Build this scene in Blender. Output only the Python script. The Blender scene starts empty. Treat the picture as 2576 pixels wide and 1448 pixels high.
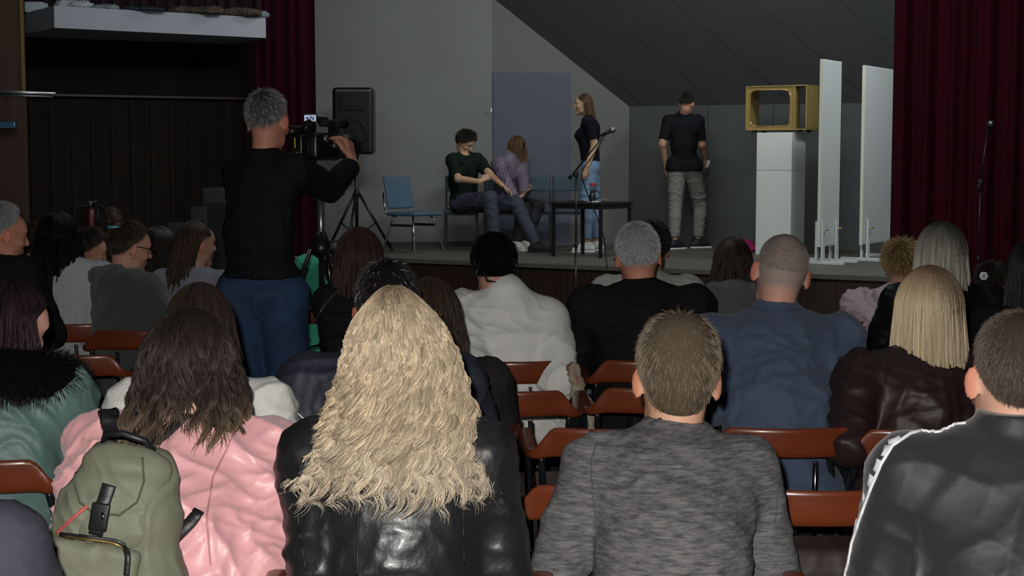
import bpy, math, random
import numpy as np
from mathutils import Vector, Matrix
from mathutils.bvhtree import BVHTree
SC = bpy.context.scene
COL = SC.collection
# ---------------- camera, world, lights, exposure ----------------
FPX, HOR, CAMZ = 3800.0, 406.0, 1.56
PITCH = math.atan((724 - HOR) / FPX)
cd = bpy.data.cameras.new('camera'); cam = bpy.data.objects.new('camera', cd); COL.objects.link(cam)
cd.sensor_width = 36; cd.lens = FPX / 2576 * 36; cd.clip_start = .05; cd.clip_end = 200
cam.location = (0, 0, CAMZ); cam.rotation_euler = (math.pi / 2 - PITCH, 0, 0)
SC.camera = cam
w = bpy.data.worlds.new('world'); SC.world = w; w.use_nodes = True
w.node_tree.nodes['Background'].inputs[0].default_value = (.55, .65, .8, 1)
w.node_tree.nodes['Background'].inputs[1].default_value = .012
vs = SC.view_settings; vs.view_transform = 'Standard'; vs.look = 'None'; vs.gamma = 1; vs.exposure = 0
SC.cycles.max_bounces = 4; SC.cycles.diffuse_bounces = 2; SC.cycles.glossy_bounces = 2; SC.cycles.transmission_bounces = 4
SC.cycles.sample_clamp_indirect = 3
def light(kind, name, loc, energy, color=(1, 1, 1), aim=None, **kw):
    l = bpy.data.lights.new(name, kind); l.energy = energy; l.color = color
    for k, v in kw.items(): setattr(l, k, v)
    o = bpy.data.objects.new(name, l); COL.objects.link(o); o.location = loc
    if aim: o.rotation_euler = (Vector(aim) - Vector(loc)).to_track_quat('-Z', 'Y').to_euler()
    return o
FLASH = light('SPOT', 'camera_flash', (-.05, .02, CAMZ + .075), 430, (1, .97, .93), (0, 10, .9), spot_size=math.radians(75), spot_blend=.6, shadow_soft_size=.018)
light('AREA', 'stage_front_lamps', (-1.5, 8.0, 4.9), 85, (.88, .98, 1), (1.6, 17, 1.2), shape='RECTANGLE', size=3.5, size_y=.4)
light('AREA', 'added_front_fill', (1.0, 8.4, 4.9), 110, (.88, .98, 1), (1.9, 16.5, 1.2), shape='RECTANGLE', size=1.8, size_y=.5)  # second front light, added to lift the display boards and pedestal
light('AREA', 'hidden_stage_fill', (4.7, 13.1, 4.2), 62, (.90, .98, 1), (3.0, 16.2, 1.5), shape='RECTANGLE', size=.8, size_y=.5)  # unseen fill added behind the curtain to brighten boards and pedestal side
light('AREA', 'stage_batten_lamp', (1.2, 15.0, 4.6), 52, (1, .96, .9), (.6, 16.6, .6), shape='RECTANGLE', size=4, size_y=.3)
light('AREA', 'hall_ambient_fill', (0, 4.5, 4.6), 6, (.85, .92, 1), (0, 4.5, 0), shape='RECTANGLE', size=5, size_y=5)  # added weak fill, replaces world ambient that the closed room shuts out

V = lambda *a: np.array(a, float)
def norm(v): v = np.asarray(v, float); return v / max(1e-9, np.linalg.norm(v))
def PX(x, y, Y):
    """the world point at distance Y ahead of the camera seen at photo pixel x, y"""
    a, b, c = x - 1288, 724 - y, FPX
    dy = c * math.cos(PITCH) + b * math.sin(PITCH); dz = -c * math.sin(PITCH) + b * math.cos(PITCH)
    return V(a / dy * Y, Y, CAMZ + dz / dy * Y)
# ---------------- tagging and mesh helpers ----------------
def tag(o, label=None, cat=None, group=None, kind=None):
    for k, v in (('label', label), ('category', cat), ('group', group), ('kind', kind)):
        if v: o[k] = v
    return o
def empty(name, loc, label=None, cat=None, group=None, rz=0):
    o = bpy.data.objects.new(name, None); COL.objects.link(o); o.location = loc; o.rotation_euler = (0, 0, rz)
    o.empty_display_size = .05
    return tag(o, label, cat, group)
def mesh_np(name, verts, faces, mat, parent=None, smooth=True, col=None, base=None, ncore=0):
    """verts (n,3); faces: (m,3|4) array or list of such arrays"""
    verts = np.asarray(verts, np.float32)
    if base is not None: verts = verts - np.asarray(base, np.float32)
    fl = faces if isinstance(faces, list) else [faces]
    fl = [np.asarray(f, np.int32) for f in fl if len(f)]
    me = bpy.data.meshes.new(name)
    me.vertices.add(len(verts)); me.vertices.foreach_set('co', verts.ravel())
    tot = sum(f.size for f in fl); me.loops.add(tot)
    me.loops.foreach_set('vertex_index', np.concatenate([f.ravel() for f in fl]))
    ls, s = [], 0
    for f in fl:
        ls.append(s + np.arange(len(f)) * f.shape[1]); s += f.size
    ls = np.concatenate(ls).astype(np.int32); me.polygons.add(len(ls)); me.polygons.foreach_set('loop_start', ls)
    try: me.polygons.foreach_set('loop_total', np.concatenate([np.full(len(f), f.shape[1]) for f in fl]).astype(np.int32))
    except Exception: pass
    me.polygons.foreach_set('use_smooth', np.full(len(ls), smooth))
    if col is not None:
        at = me.color_attributes.new('Col', 'FLOAT_COLOR', 'POINT')
        c4 = np.ones((len(verts), 4), np.float32); c4[:, :3] = col; at.data.foreach_set('color', c4.ravel())
    if ncore: mi = np.zeros(len(ls), np.int32); mi[:ncore] = 1; me.polygons.foreach_set('material_index', mi)
    me.update(calc_edges=True)
    for m in (mat if isinstance(mat, (list, tuple)) else [mat]): me.materials.append(m)
    o = bpy.data.objects.new(name, me); COL.objects.link(o)
    if parent: o.parent = parent
    return o
class MB:
    def __init__(s): s.v = []; s.f = []; s.sm = []
    def add(s, vs_, fs, smooth=False):
        n = len(s.v); s.v += [tuple(map(float, p)) for p in vs_]; s.f += [tuple(i + n for i in f) for f in fs]; s.sm += [smooth] * len(fs)
    def box(s, c, size, R=None, bev=0):
        """box at centre c, size, 3x3 rows R = local axes, optional bevel"""
        R = np.eye(3) if R is None else np.array(R, float); c = np.array(c, float); h = np.array(size, float) / 2
        if bev <= 0:
            p = [c + (R[0] * h[0] * x + R[1] * h[1] * y + R[2] * h[2] * z) for x in (-1, 1) for y in (-1, 1) for z in (-1, 1)]
            s.add(p, [(0, 1, 3, 2), (4, 6, 7, 5), (0, 4, 5, 1), (2, 3, 7, 6), (0, 2, 6, 4), (1, 5, 7, 3)]); return
        b = min(bev, min(h) * .99); n = 3
        # rounded box from a subdivided cube direction grid
        g = sorted(set([-1.0, 1.0] + [-.8, -.4, .4, .8])); g = [-1, -.72, -.3, .3, .72, 1]
        vs_, fs = [], []
        for ax in range(3):
            for sg in (-1, 1):
                st = len(vs_)
                for u in g:
                    for v in g:
                        q = [0, 0, 0]; q[ax] = sg; q[(ax + 1) % 3] = u; q[(ax + 2) % 3] = v
                        q = np.array(q, float); inner = np.clip(np.sign(q) * (h - b), -(h - b), h - b) * (np.abs(q) > .5)
                        inner = np.where(np.abs(q) > .5, np.sign(q) * (h - b), q / .3 * 1.0 * (h - b) * .98)
                        inner = np.clip(inner, -(h - b), h - b)
                        d = np.where(np.abs(q) > .5, np.sign(q) * ((np.abs(q) - .5) / .5) ** 1.0, 0)
                        d = norm(d); p = inner + d * b
                        vs_.append(c + R[0] * p[0] + R[1] * p[1] + R[2] * p[2])
                m = len(g)
                for i in range(m - 1):
                    for j in range(m - 1):
                        q4 = (st + i * m + j, st + (i + 1) * m + j, st + (i + 1) * m + j + 1, st + i * m + j + 1)
                        fs.append(q4 if sg > 0 else q4[::-1])
        s.add(vs_, fs, True)
    def tube(s, pts, r, n=8, cap=True, flat=None):
        pts = [np.array(p, float) for p in pts]; m = len(pts); rr = r if hasattr(r, '__len__') else [r] * m
        up = None; vs_, fs = [], []
        for i, p in enumerate(pts):
            t = norm(pts[min(i + 1, m - 1)] - pts[max(i - 1, 0)])
            if up is None:
                a = V(0, 0, 1) if abs(t[2]) < .9 else V(1, 0, 0); u = norm(np.cross(t, a))
            else: u = norm(up - t * np.dot(up, t))
            up = u; w_ = np.cross(t, u)
            for k in range(n):
                a = 2 * math.pi * k / n; vs_.append(p + (u * math.cos(a) + w_ * math.sin(a)) * rr[i])
        for i in range(m - 1):
            for k in range(n):
                fs.append((i * n + k, i * n + (k + 1) % n, (i + 1) * n + (k + 1) % n, (i + 1) * n + k))
        if cap: fs.append(tuple(range(n))[::-1]); fs.append(tuple((m - 1) * n + k for k in range(n)))
        s.add(vs_, fs, True)
    def lathe(s, c, prof, axis=(0, 0, 1), n=20):
        """prof: list of (r, h) along axis from c"""
        ax = norm(axis); a = V(0, 0, 1) if abs(ax[2]) < .9 else V(1, 0, 0); u = norm(np.cross(ax, a)); w_ = np.cross(ax, u); c = np.array(c, float)
        vs_, fs = [], []
        for r, h in prof:
            for k in range(n):
                t = 2 * math.pi * k / n; vs_.append(c + ax * h + (u * math.cos(t) + w_ * math.sin(t)) * max(r, 1e-4))
        for i in range(len(prof) - 1):
            for k in range(n): fs.append((i * n + k, i * n + (k + 1) % n, (i + 1) * n + (k + 1) % n, (i + 1) * n + k))
        fs.append(tuple(range(n))[::-1]); fs.append(tuple((len(prof) - 1) * n + k for k in range(n)))
        s.add(vs_, fs, True)
    def quad(s, a, b, c, d): s.add([a, b, c, d], [(0, 1, 2, 3)])
    def slab(s, poly, nrm, th):
        """closed prism of a planar polygon, thickened by th against nrm"""
        nrm = norm(nrm); n = len(poly); A = [np.array(p, float) for p in poly]; B = [p - nrm * th for p in A]
        s.add(A + B, [tuple(range(n)), tuple(range(2 * n - 1, n - 1, -1))] + [(i, n + i, n + (i + 1) % n, (i + 1) % n) for i in range(n)])
    def strip(s, pts, wid, side, th):
        """ribbon strap along pts; side(i) gives the across direction and nrm the outward one"""
        m = len(pts); vs_, fs = [], []
        for i in range(m):
            p = np.array(pts[i], float); a, nn = side[i]; ww = wid[i] if hasattr(wid, '__len__') else wid
            for (x, z) in ((-1, 0), (-.8, 1), (.8, 1), (1, 0), (.8, -.3), (-.8, -.3)): vs_.append(p + a * x * ww / 2 + nn * z * th)
        for i in range(m - 1):
            for k in range(6): fs.append((i * 6 + k, i * 6 + (k + 1) % 6, (i + 1) * 6 + (k + 1) % 6, (i + 1) * 6 + k))
        fs.append(tuple(range(6))[::-1]); fs.append(tuple((m - 1) * 6 + k for k in range(6)))
        s.add(vs_, fs, True)
    def build(s, name, mat, parent=None, base=None):
        me = bpy.data.meshes.new(name); b = (0, 0, 0) if base is None else base
        me.from_pydata([(x - b[0], y - b[1], z - b[2]) for x, y, z in s.v], [], s.f); me.update()
        me.polygons.foreach_set('use_smooth', s.sm)
        import bmesh
        bm = bmesh.new(); bm.from_mesh(me); bmesh.ops.remove_doubles(bm, verts=bm.verts, dist=1e-5)
        bmesh.ops.recalc_face_normals(bm, faces=bm.faces); bm.to_mesh(me); bm.free()
        me.materials.append(mat)
        o = bpy.data.objects.new(name, me); COL.objects.link(o)
        if parent: o.parent = parent
        return o
# ---------------- materials ----------------
MATS = {}
def mat(name, color, rough=.8, metal=0, spec=.4, bump=None, var=None, sheen=0, coat=0, vcol=False, wave=None, sss=0, emit=None, scale=(1, 1, 1)):
    """bump=(scale,strength,distance); var=(scale,amount,color2); wave=(scale,color2,axis,thin)"""
    if name in MATS: return MATS[name]
    m = bpy.data.materials.new(name); m.use_nodes = True; nt = m.node_tree; N = nt.nodes; L = nt.links
    b = N['Principled BSDF']; I = b.inputs
    I['Base Color'].default_value = (*color, 1); I['Roughness'].default_value = rough; I['Metallic'].default_value = metal
    I['Specular IOR Level'].default_value = spec
    if sheen: I['Sheen Weight'].default_value = sheen
    if coat: I['Coat Weight'].default_value = coat; I['Coat Roughness'].default_value = .12
    if sss: I['Subsurface Weight'].default_value = sss; I['Subsurface Scale'].default_value = .01; I['Subsurface Radius'].default_value = (1, .4, .25)
    if emit: I['Emission Color'].default_value = (*emit[0], 1); I['Emission Strength'].default_value = emit[1]
    tc = N.new('ShaderNodeTexCoord'); mp = N.new('ShaderNodeMapping'); L.new(tc.outputs['Object'], mp.inputs[0]); mp.inputs['Scale'].default_value = scale
    src = None
    if vcol:
        a = N.new('ShaderNodeVertexColor'); a.layer_name = 'Col'; src = a.outputs[0]
    if var:
        n = N.new('ShaderNodeTexNoise'); n.inputs['Scale'].default_value = var[0]; n.inputs['Detail'].default_value = 5; L.new(mp.outputs[0], n.inputs[0])
        r = N.new('ShaderNodeMapRange'); r.inputs[1].default_value = .38; r.inputs[2].default_value = .62; r.inputs[3].default_value = 0; r.inputs[4].default_value = var[1]; L.new(n.outputs[0], r.inputs[0])
        mx = N.new('ShaderNodeMix'); mx.data_type = 'RGBA'; L.new(r.outputs[0], mx.inputs[0])
        if src: L.new(src, mx.inputs[6])
        else: mx.inputs[6].default_value = (*color, 1)
        mx.inputs[7].default_value = (*var[2], 1); src = mx.outputs[2]
    if wave:
        wv = N.new('ShaderNodeTexWave'); wv.inputs['Scale'].default_value = wave[0]; wv.bands_direction = wave[2]; wv.inputs['Distortion'].default_value = wave[4] if len(wave) > 4 else 0; wv.inputs['Detail'].default_value = 2; L.new(mp.outputs[0], wv.inputs[0])
        r = N.new('ShaderNodeMapRange'); r.inputs[1].default_value = wave[3]; r.inputs[2].default_value = min(1, wave[3] + .06); L.new(wv.outputs[1], r.inputs[0])
        mx = N.new('ShaderNodeMix'); mx.data_type = 'RGBA'; L.new(r.outputs[0], mx.inputs[0])
        if src: L.new(src, mx.inputs[6])
        else: mx.inputs[6].default_value = (*color, 1)
        mx.inputs[7].default_value = (*wave[1], 1); src = mx.outputs[2]
    if src: L.new(src, I['Base Color'])
    if bump:
        n = N.new('ShaderNodeTexNoise'); n.inputs['Scale'].default_value = bump[0]; n.inputs['Detail'].default_value = 6; L.new(mp.outputs[0], n.inputs[0])
        bp = N.new('ShaderNodeBump'); bp.inputs['Strength'].default_value = bump[1]; bp.inputs['Distance'].default_value = bump[2]
        L.new(n.outputs[0], bp.inputs['Height']); L.new(bp.outputs[0], I['Normal'])
    MATS[name] = m
    return m
def s2l(*c): return tuple(((x / 255) / 12.92 if x <= 10 else ((x / 255 + .055) / 1.055) ** 2.4) for x in c)
# ---------------- implicit surfaces: smooth unions turned into one mesh ----------------
class Field:
    def __init__(s, h): s.h = h; s.P = []
    def _add(s, fn, lo, hi, k, op='u'): s.P.append((fn, np.array(lo, float), np.array(hi, float), k, op))
    def cone(s, a, b, ra, rb=None, k=.02, sq=None, flat=0, op='u'):
        """capsule a-b with radii; sq=(axis, factor) squashes across axis; flat: 1 cuts at b, 2 at both ends"""
        a = np.array(a, float); b = np.array(b, float); rb = ra if rb is None else rb
        ab = b - a; L = np.linalg.norm(ab); ax = ab / max(L, 1e-9)
        if sq is not None: e, f = norm(sq[0]), sq[1]
        else: e, f = None, 1
        def fn(X, Y, Z):
            q = [X - a[0], Y - a[1], Z - a[2]]; d = ab.copy()
            if e is not None:
                t = (q[0] * e[0] + q[1] * e[1] + q[2] * e[2]) * (f - 1); q = [q[0] + t * e[0], q[1] + t * e[1], q[2] + t * e[2]]
                d = d + e * np.dot(d, e) * (f - 1)
            dd = max(float(np.dot(d, d)), 1e-12)
            t = np.clip((q[0] * d[0] + q[1] * d[1] + q[2] * d[2]) / dd, 0, 1)
            D = np.sqrt((q[0] - t * d[0]) ** 2 + (q[1] - t * d[1]) ** 2 + (q[2] - t * d[2]) ** 2) - (ra + (rb - ra) * t)
            if flat:
                D = np.maximum(D, (X - b[0]) * ax[0] + (Y - b[1]) * ax[1] + (Z - b[2]) * ax[2])
                if flat == 2: D = np.maximum(D, -((X - a[0]) * ax[0] + (Y - a[1]) * ax[1] + (Z - a[2]) * ax[2]))
            return D
        R = max(ra, rb) / min(1, f); s._add(fn, np.minimum(a, b) - R, np.maximum(a, b) + R, k, op)
    def ell(s, c, r, R=None, k=.02, op='u'):
        c = np.array(c, float); r = np.array(r, float); R = np.eye(3) if R is None else np.array(R)
        def fn(X, Y, Z):
            x, y, z = X - c[0], Y - c[1], Z - c[2]
            u = [(x * R[i][0] + y * R[i][1] + z * R[i][2]) / r[i] for i in range(3)]
            l = np.sqrt(u[0] ** 2 + u[1] ** 2 + u[2] ** 2); g = np.sqrt(sum((u[i] / r[i]) ** 2 for i in range(3)))
            return l * (l - 1) / np.maximum(g, 1e-6)
        m = r.max(); s._add(fn, c - m, c + m, k, op)
    def box(s, c, size, R=None, rad=.01, k=.01, op='u'):
        c = np.array(c, float); hs = np.array(size, float) / 2 - rad; R = np.eye(3) if R is None else np.array(R)
        def fn(X, Y, Z):
            x, y, z = X - c[0], Y - c[1], Z - c[2]
            q = [np.abs(x * R[i][0] + y * R[i][1] + z * R[i][2]) - hs[i] for i in range(3)]
            o = np.sqrt(sum(np.maximum(a, 0) ** 2 for a in q)); return o + np.minimum(np.maximum(q[0], np.maximum(q[1], q[2])), 0) - rad
        m = np.linalg.norm(size) / 2; s._add(fn, c - m, c + m, k, op)
    def cut(s, p, n):
        """keep the side that n points away from"""
        p = np.array(p, float); n = norm(n)
        s.P.append((lambda X, Y, Z: (X - p[0]) * n[0] + (Y - p[1]) * n[1] + (Z - p[2]) * n[2], None, None, 0, 'i'))
    def mesh(s):
        h = s.h; us = [p for p in s.P if p[4] == 'u']
        lo = np.min([p[1] for p in us], 0) - 3 * h; hi = np.max([p[2] for p in us], 0) + 3 * h
        n = np.ceil((hi - lo) / h).astype(int) + 1
        G = np.full(n, .5, np.float32); ax = [(lo[i] + np.arange(n[i]) * h).astype(np.float32) for i in range(3)]
        for fn, a, b, k, op in s.P:
            if a is None: i0 = np.zeros(3, int); i1 = n
            else:
                mg = max(k, .004) * 1.3 + 2 * h
                i0 = np.clip(np.floor((a - mg - lo) / h).astype(int), 0, n); i1 = np.clip(np.ceil((b + mg - lo) / h).astype(int) + 1, 0, n)
            if (i1 <= i0).any(): continue
            sl = tuple(slice(i0[i], i1[i]) for i in range(3))
            X = ax[0][sl[0]][:, None, None]; Y = ax[1][sl[1]][None, :, None]; Z = ax[2][sl[2]][None, None, :]
            D = fn(X, Y, Z).astype(np.float32); g = G[sl]
            if op == 'u':
                if k > 0: t = np.clip(.5 + .5 * (g - D) / k, 0, 1); G[sl] = g + (D - g) * t - k * t * (1 - t)
                else: G[sl] = np.minimum(g, D)
            elif op == 's':
                D = -D
                if k > 0: t = np.clip(.5 + .5 * (D - g) / k, 0, 1); G[sl] = g + (D - g) * t + k * t * (1 - t)
                else: G[sl] = np.maximum(g, D)
            else: G[sl] = np.maximum(g, D)
        G[0] = G[-1] = .5; G[:, 0] = G[:, -1] = .5; G[:, :, 0] = G[:, :, -1] = .5
        I = G < 0
        cnt = sum(I[i:n[0] - 1 + i, j:n[1] - 1 + j, l:n[2] - 1 + l].astype(np.int8) for i in (0, 1) for j in (0, 1) for l in (0, 1))
        act = (cnt > 0) & (cnt < 8); idx = np.full(act.shape, -1, np.int32); A = np.argwhere(act); idx[act] = np.arange(len(A))
        co = [(i, j, l) for i in (0, 1) for j in (0, 1) for l in (0, 1)]
        val = np.stack([G[A[:, 0] + c[0], A[:, 1] + c[1], A[:, 2] + c[2]] for c in co], 1)
        P = np.zeros((len(A), 3)); C = np.zeros(len(A))
        for a in range(8):
            for b in range(a + 1, 8):
                if sum(abs(co[a][i] - co[b][i]) for i in range(3)) != 1: continue
                m = (val[:, a] < 0) != (val[:, b] < 0); t = np.where(m, val[:, a] / np.where(m, val[:, a] - val[:, b], 1), 0)
                pa, pb = np.array(co[a], float), np.array(co[b], float)
                P += m[:, None] * (pa + (pb - pa) * t[:, None]); C += m
        Vv = lo + (A + P / C[:, None]) * h
        F = []
        for d in range(3):
            e1, e2 = (d + 1) % 3, (d + 2) % 3
            s0 = [slice(None)] * 3; s1 = [slice(None)] * 3; s0[d] = slice(0, -1); s1[d] = slice(1, None)
            i0, i1 = I[tuple(s0)], I[tuple(s1)]; E = np.argwhere(i0 != i1); inside = i0[tuple(E.T)]
            ok = (E[:, e1] > 0) & (E[:, e2] > 0); E = E[ok]; inside = inside[ok]
            def cell(a, b): q = E.copy(); q[:, e1] -= a; q[:, e2] -= b; return idx[q[:, 0], q[:, 1], q[:, 2]]
            Q = np.stack([cell(0, 0), cell(1, 0), cell(1, 1), cell(0, 1)], 1)
            Q = np.where(inside[:, None], Q, Q[:, ::-1]); F.append(Q)
        F = np.concatenate(F); F = F[(F >= 0).all(1)]
        return Vv, F
def vnormals(v, f):
    n = np.cross(v[f[:, 2]] - v[f[:, 0]], v[f[:, 3]] - v[f[:, 1]]); N = np.zeros_like(v)
    for k in range(4): np.add.at(N, f[:, k], n)
    return N / np.maximum(np.linalg.norm(N, axis=1, keepdims=True), 1e-9)
def folds(v, f, amp, seed=0, freq=1.0, dirs=None):
    """cloth creases: displaces a garment along its normals"""
    if amp <= 0: return v
    r = np.random.RandomState(seed); N = vnormals(v, f); d = np.zeros(len(v)); c = v.mean(0)
    D = dirs if dirs else [(0.25, .3, 1), (-.5, .2, .8), (.9, .1, .4), (.1, .6, 1), (-.8, .3, .5), (.5, .1, 1)]
    for i, a in enumerate(D):
        a = norm(np.array(a) + r.randn(3) * .15); e = norm(r.randn(3)); e2 = norm(r.randn(3)); k = freq * (48 + 20 * i) * (.8 + .4 * r.rand())
        p = v - c
        ph = p @ a * k + 2.2 * np.sin(p @ e * k * .35 + r.rand() * 6) + 1.2 * np.sin(p @ e2 * k * .6 + r.rand() * 6)
        msk = np.clip(.5 + .9 * np.sin(p @ norm(r.randn(3)) * (9 + 3 * i) * freq + r.rand() * 6), 0, 1)
        d += (1 - np.abs(np.sin(ph * .5))) ** 1.8 * msk * (1.3 / (1 + .28 * i))
    return v + N * ((d - .35) * amp)[:, None]
# ---------------- skeleton and people ----------------
SK = dict(fair=(.50, .27, .19), ruddy=(.56, .25, .17), tan=(.40, .21, .135), pale=(.60, .38, .28))
def rotz(a): a = math.radians(a); return V(math.sin(a), math.cos(a), 0)
def ik(S, T, l1, l2, pole):
    S, T = np.array(S, float), np.array(T, float); d = T - S; L = np.linalg.norm(d); L2 = min(L, (l1 + l2) * .995); u = d / max(L, 1e-6); T = S + u * L2
    a = (l1 * l1 - l2 * l2 + L2 * L2) / (2 * L2); hh = math.sqrt(max(l1 * l1 - a * a, 1e-6)); p = np.array(pole, float); p = norm(p - u * np.dot(p, u))
    return S + u * a + p * hh, T
def hand(F, W, d, pn, side, curl=.35, sc=1.0, spread=.12, grip=0):
    """palm and five fingers; d = direction of fingers, pn = out of the palm, side = +1 thumb to cross(d,pn)"""
    d = norm(d); pn = norm(pn - d * np.dot(pn, d)); x = np.cross(d, pn) * side   # x points to the thumb
    L = .092 * sc; W = np.array(W, float)
    F.cone(W - d * .03 * sc, W + d * .015 * sc, .026 * sc, .027 * sc, k=.012, sq=(pn, 1.35))
    for i, o in enumerate((.030, .011, -.009, -.028)):
        F.cone(W + x * o * .55 * sc + d * .012 * sc, W + x * o * sc + d * (L - abs(o - .008) * .25), .0135 * sc, .0105 * sc, k=.009)
    for i, (o, fl) in enumerate(((.030, .074), (.011, .082), (-.009, .076), (-.028, .060))):
        p = W + x * o * sc + d * (L - abs(o - .008) * .25); dd = norm(d + x * (o * spread * 14)); c = curl * (1 + .12 * i)
        for j, (fr, r) in enumerate(((.45, .0098), (.31, .0088), (.24, .0078))):
            a = c * (1, 1.2, .8)[j]; dd = norm(dd * math.cos(a) + pn * math.sin(a)); q = p + dd * fl * fr * sc
            F.cone(p, q, r * sc, r * .9 * sc, k=.003); p = q
    p = W + x * .020 * sc + d * .022 * sc; q = p + norm(x * .9 + d * .75 + pn * (.35 + grip)) * .042 * sc; F.cone(p, q, .0145 * sc, .011 * sc, k=.008)
    r = q + norm(x * .35 + d + pn * (.35 + grip * 1.5)) * .032 * sc; F.cone(q, r, .0105 * sc, .0095 * sc, k=.003)
    F.cone(r, r + norm(d + pn * (.5 + grip * 2) - x * .1) * .024 * sc, .0095 * sc, .0078 * sc, k=.003)
class Sk: pass
def skeleton(top, sh, hip, yaw=0, hyaw=None, hpitch=10, hroll=0, hs=1.0, sw=.185, roll=0, tw=0, seated=True, w=1.0, kyph=.03,
             elbows=(None, None), wrists=(None, None), knees=None, feet=None, drop=.015):
    """top = crown of the head, sh = mid shoulders, hip = mid hips, all world points"""
    k = Sk(); k.w = w; k.hs = hs; k.top = top; k.Sc = np.array(sh, float); k.Hp = np.array(hip, float); k.seated = seated
    k.U = norm(k.Sc - k.Hp); f0 = rotz(yaw + tw); R = norm(np.cross(f0, V(0, 0, 1))); a = math.radians(roll)
    k.R = norm(R * math.cos(a) + V(0, 0, 1) * math.sin(a)); k.F = norm(np.cross(k.U, k.R)); k.f0 = rotz(yaw); k.Rh = norm(np.cross(k.f0, V(0, 0, 1)))
    hf = rotz(yaw if hyaw is None else hyaw); hr = norm(np.cross(hf, V(0, 0, 1))); a = math.radians(-hpitch)
    k.hf = norm(hf * math.cos(a) + V(0, 0, 1) * math.sin(a)); k.hu = norm(np.cross(hr, k.hf)); a = math.radians(hroll)
    k.hr = hr * math.cos(a) - k.hu * math.sin(a); k.hu = k.hu * math.cos(a) + hr * math.sin(a)
    k.C = np.array(top, float) - k.hu * .118 * hs
    k.N0 = k.Sc + k.U * .045 - k.F * .01; k.N1 = k.C - k.hu * .065 * hs - k.hf * .02 * hs
    k.S = [k.Sc - k.R * sw - k.U * drop, k.Sc + k.R * sw - k.U * drop]
    k.hipj = [k.Hp - k.Rh * .09 * w, k.Hp + k.Rh * .09 * w]
    ar = .285 * hs ** .5, .25 * hs ** .5
    k.E, k.W = [], []
    for i, sg in ((0, -1), (1, 1)):
        S = k.S[i]
        if elbows[i] is not None: E = S + norm(np.array(elbows[i]) - S) * ar[0]
        else: E = S + norm(k.Rh * sg * .27 + V(0, 0, -1) + k.f0 * .38) * ar[0]
        if wrists[i] is not None:
            if elbows[i] is None: E, Wp = ik(S, wrists[i], ar[0], ar[1], k.Rh * sg * .5 - V(0, 0, 1) - k.f0 * .2)
            else: Wp = E + norm(np.array(wrists[i]) - E) * ar[1]
        else: Wp = E + norm(k.f0 * .9 - k.Rh * sg * .38 + V(0, 0, -.22)) * ar[1]
        k.E.append(E); k.W.append(Wp)
    z0 = feet[0][2] if feet is not None else None
    if seated:
        k.K = list(knees) if knees is not None else [k.hipj[i] + k.f0 * .41 * hs ** .5 + k.Rh * sg * .05 + V(0, 0, -.02) for i, sg in ((0, -1), (1, 1))]
        k.A = list(feet) if feet is not None else [V(q[0], q[1], .085) + k.f0 * .02 + k.Rh * sg * .01 for q, sg in zip(k.K, (-1, 1))]
    else:
        k.A = list(feet); k.K = list(knees) if knees is not None else [(k.hipj[i] + k.A[i]) / 2 + k.f0 * .02 for i in (0, 1)]
    k.mid = k.Hp * .5 + k.Sc * .5 - k.F * kyph
    return k
def head_prims(F, k, ears=True, detail=True):
    s = k.hs; C, f, u, r = k.C, k.hf, k.hu, k.hr; Rm = [r, f, u]; at = lambda a, b, c: C + (r * a + f * b + u * c) * s
    F.ell(at(0, -.012, .022), (.074 * s, .094 * s, .094 * s), Rm, k=.02)
    F.ell(at(0, .02, -.03), (.061 * s, .071 * s, .075 * s), Rm, k=.03)
    F.cone(at(-.036, .025, -.075), at(0, .066, -.098), .024 * s, .02 * s, k=.022); F.cone(at(.036, .025, -.075), at(0, .066, -.098), .024 * s, .02 * s, k=.022)
    F.ell(at(0, .055, .035), (.055 * s, .036 * s, .045 * s), Rm, k=.02)
    if detail:
        F.cone(at(-.04, .072, .028), at(.04, .072, .028), .012 * s, k=.014)
        for q in (-1, 1):
            F.ell(at(.033 * q, .086, .008), (.016 * s, .012 * s, .011 * s), Rm, k=.008, op='s'); F.ell(at(.032 * q, .071, .008), (.0135 * s,) * 3, Rm, k=.003)
            F.ell(at(.042 * q, .058, -.025), (.020 * s, .022 * s, .018 * s), Rm, k=.015)
        F.cone(at(0, .086, .016), at(0, .106, -.022), .0075 * s, .0115 * s, k=.010); F.ell(at(0, .096, -.026), (.016 * s, .012 * s, .008 * s), Rm, k=.006)
        F.ell(at(0, .085, -.055), (.024 * s, .012 * s, .006 * s), Rm, k=.005); F.ell(at(0, .083, -.066), (.020 * s, .012 * s, .007 * s), Rm, k=.005)
    if ears:
        for q in (-1, 1):
            o = norm(r * q * .8 - f * .55); e1 = norm(np.cross(u, o)); R2 = [o * 1.0, e1, u]
            ec = at(.080 * q, -.012, -.008); F.ell(ec, (.0075 * s, .019 * s, .032 * s), [norm(np.cross(e1, u)), e1, u], k=.006)
            n = norm(np.cross(e1, u)); n = n if np.dot(n, f) > 0 else -n
            F.ell(ec + n * .008 * s, (.007 * s, .011 * s, .02 * s), [n, e1, u], k=.004, op='s')
    F.cone(k.N0 - k.U * .03, k.N1, .057 * (s * .5 + .5) * (k.w * .5 + .5), .053 * (s * .5 + .5), k=.022)
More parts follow.
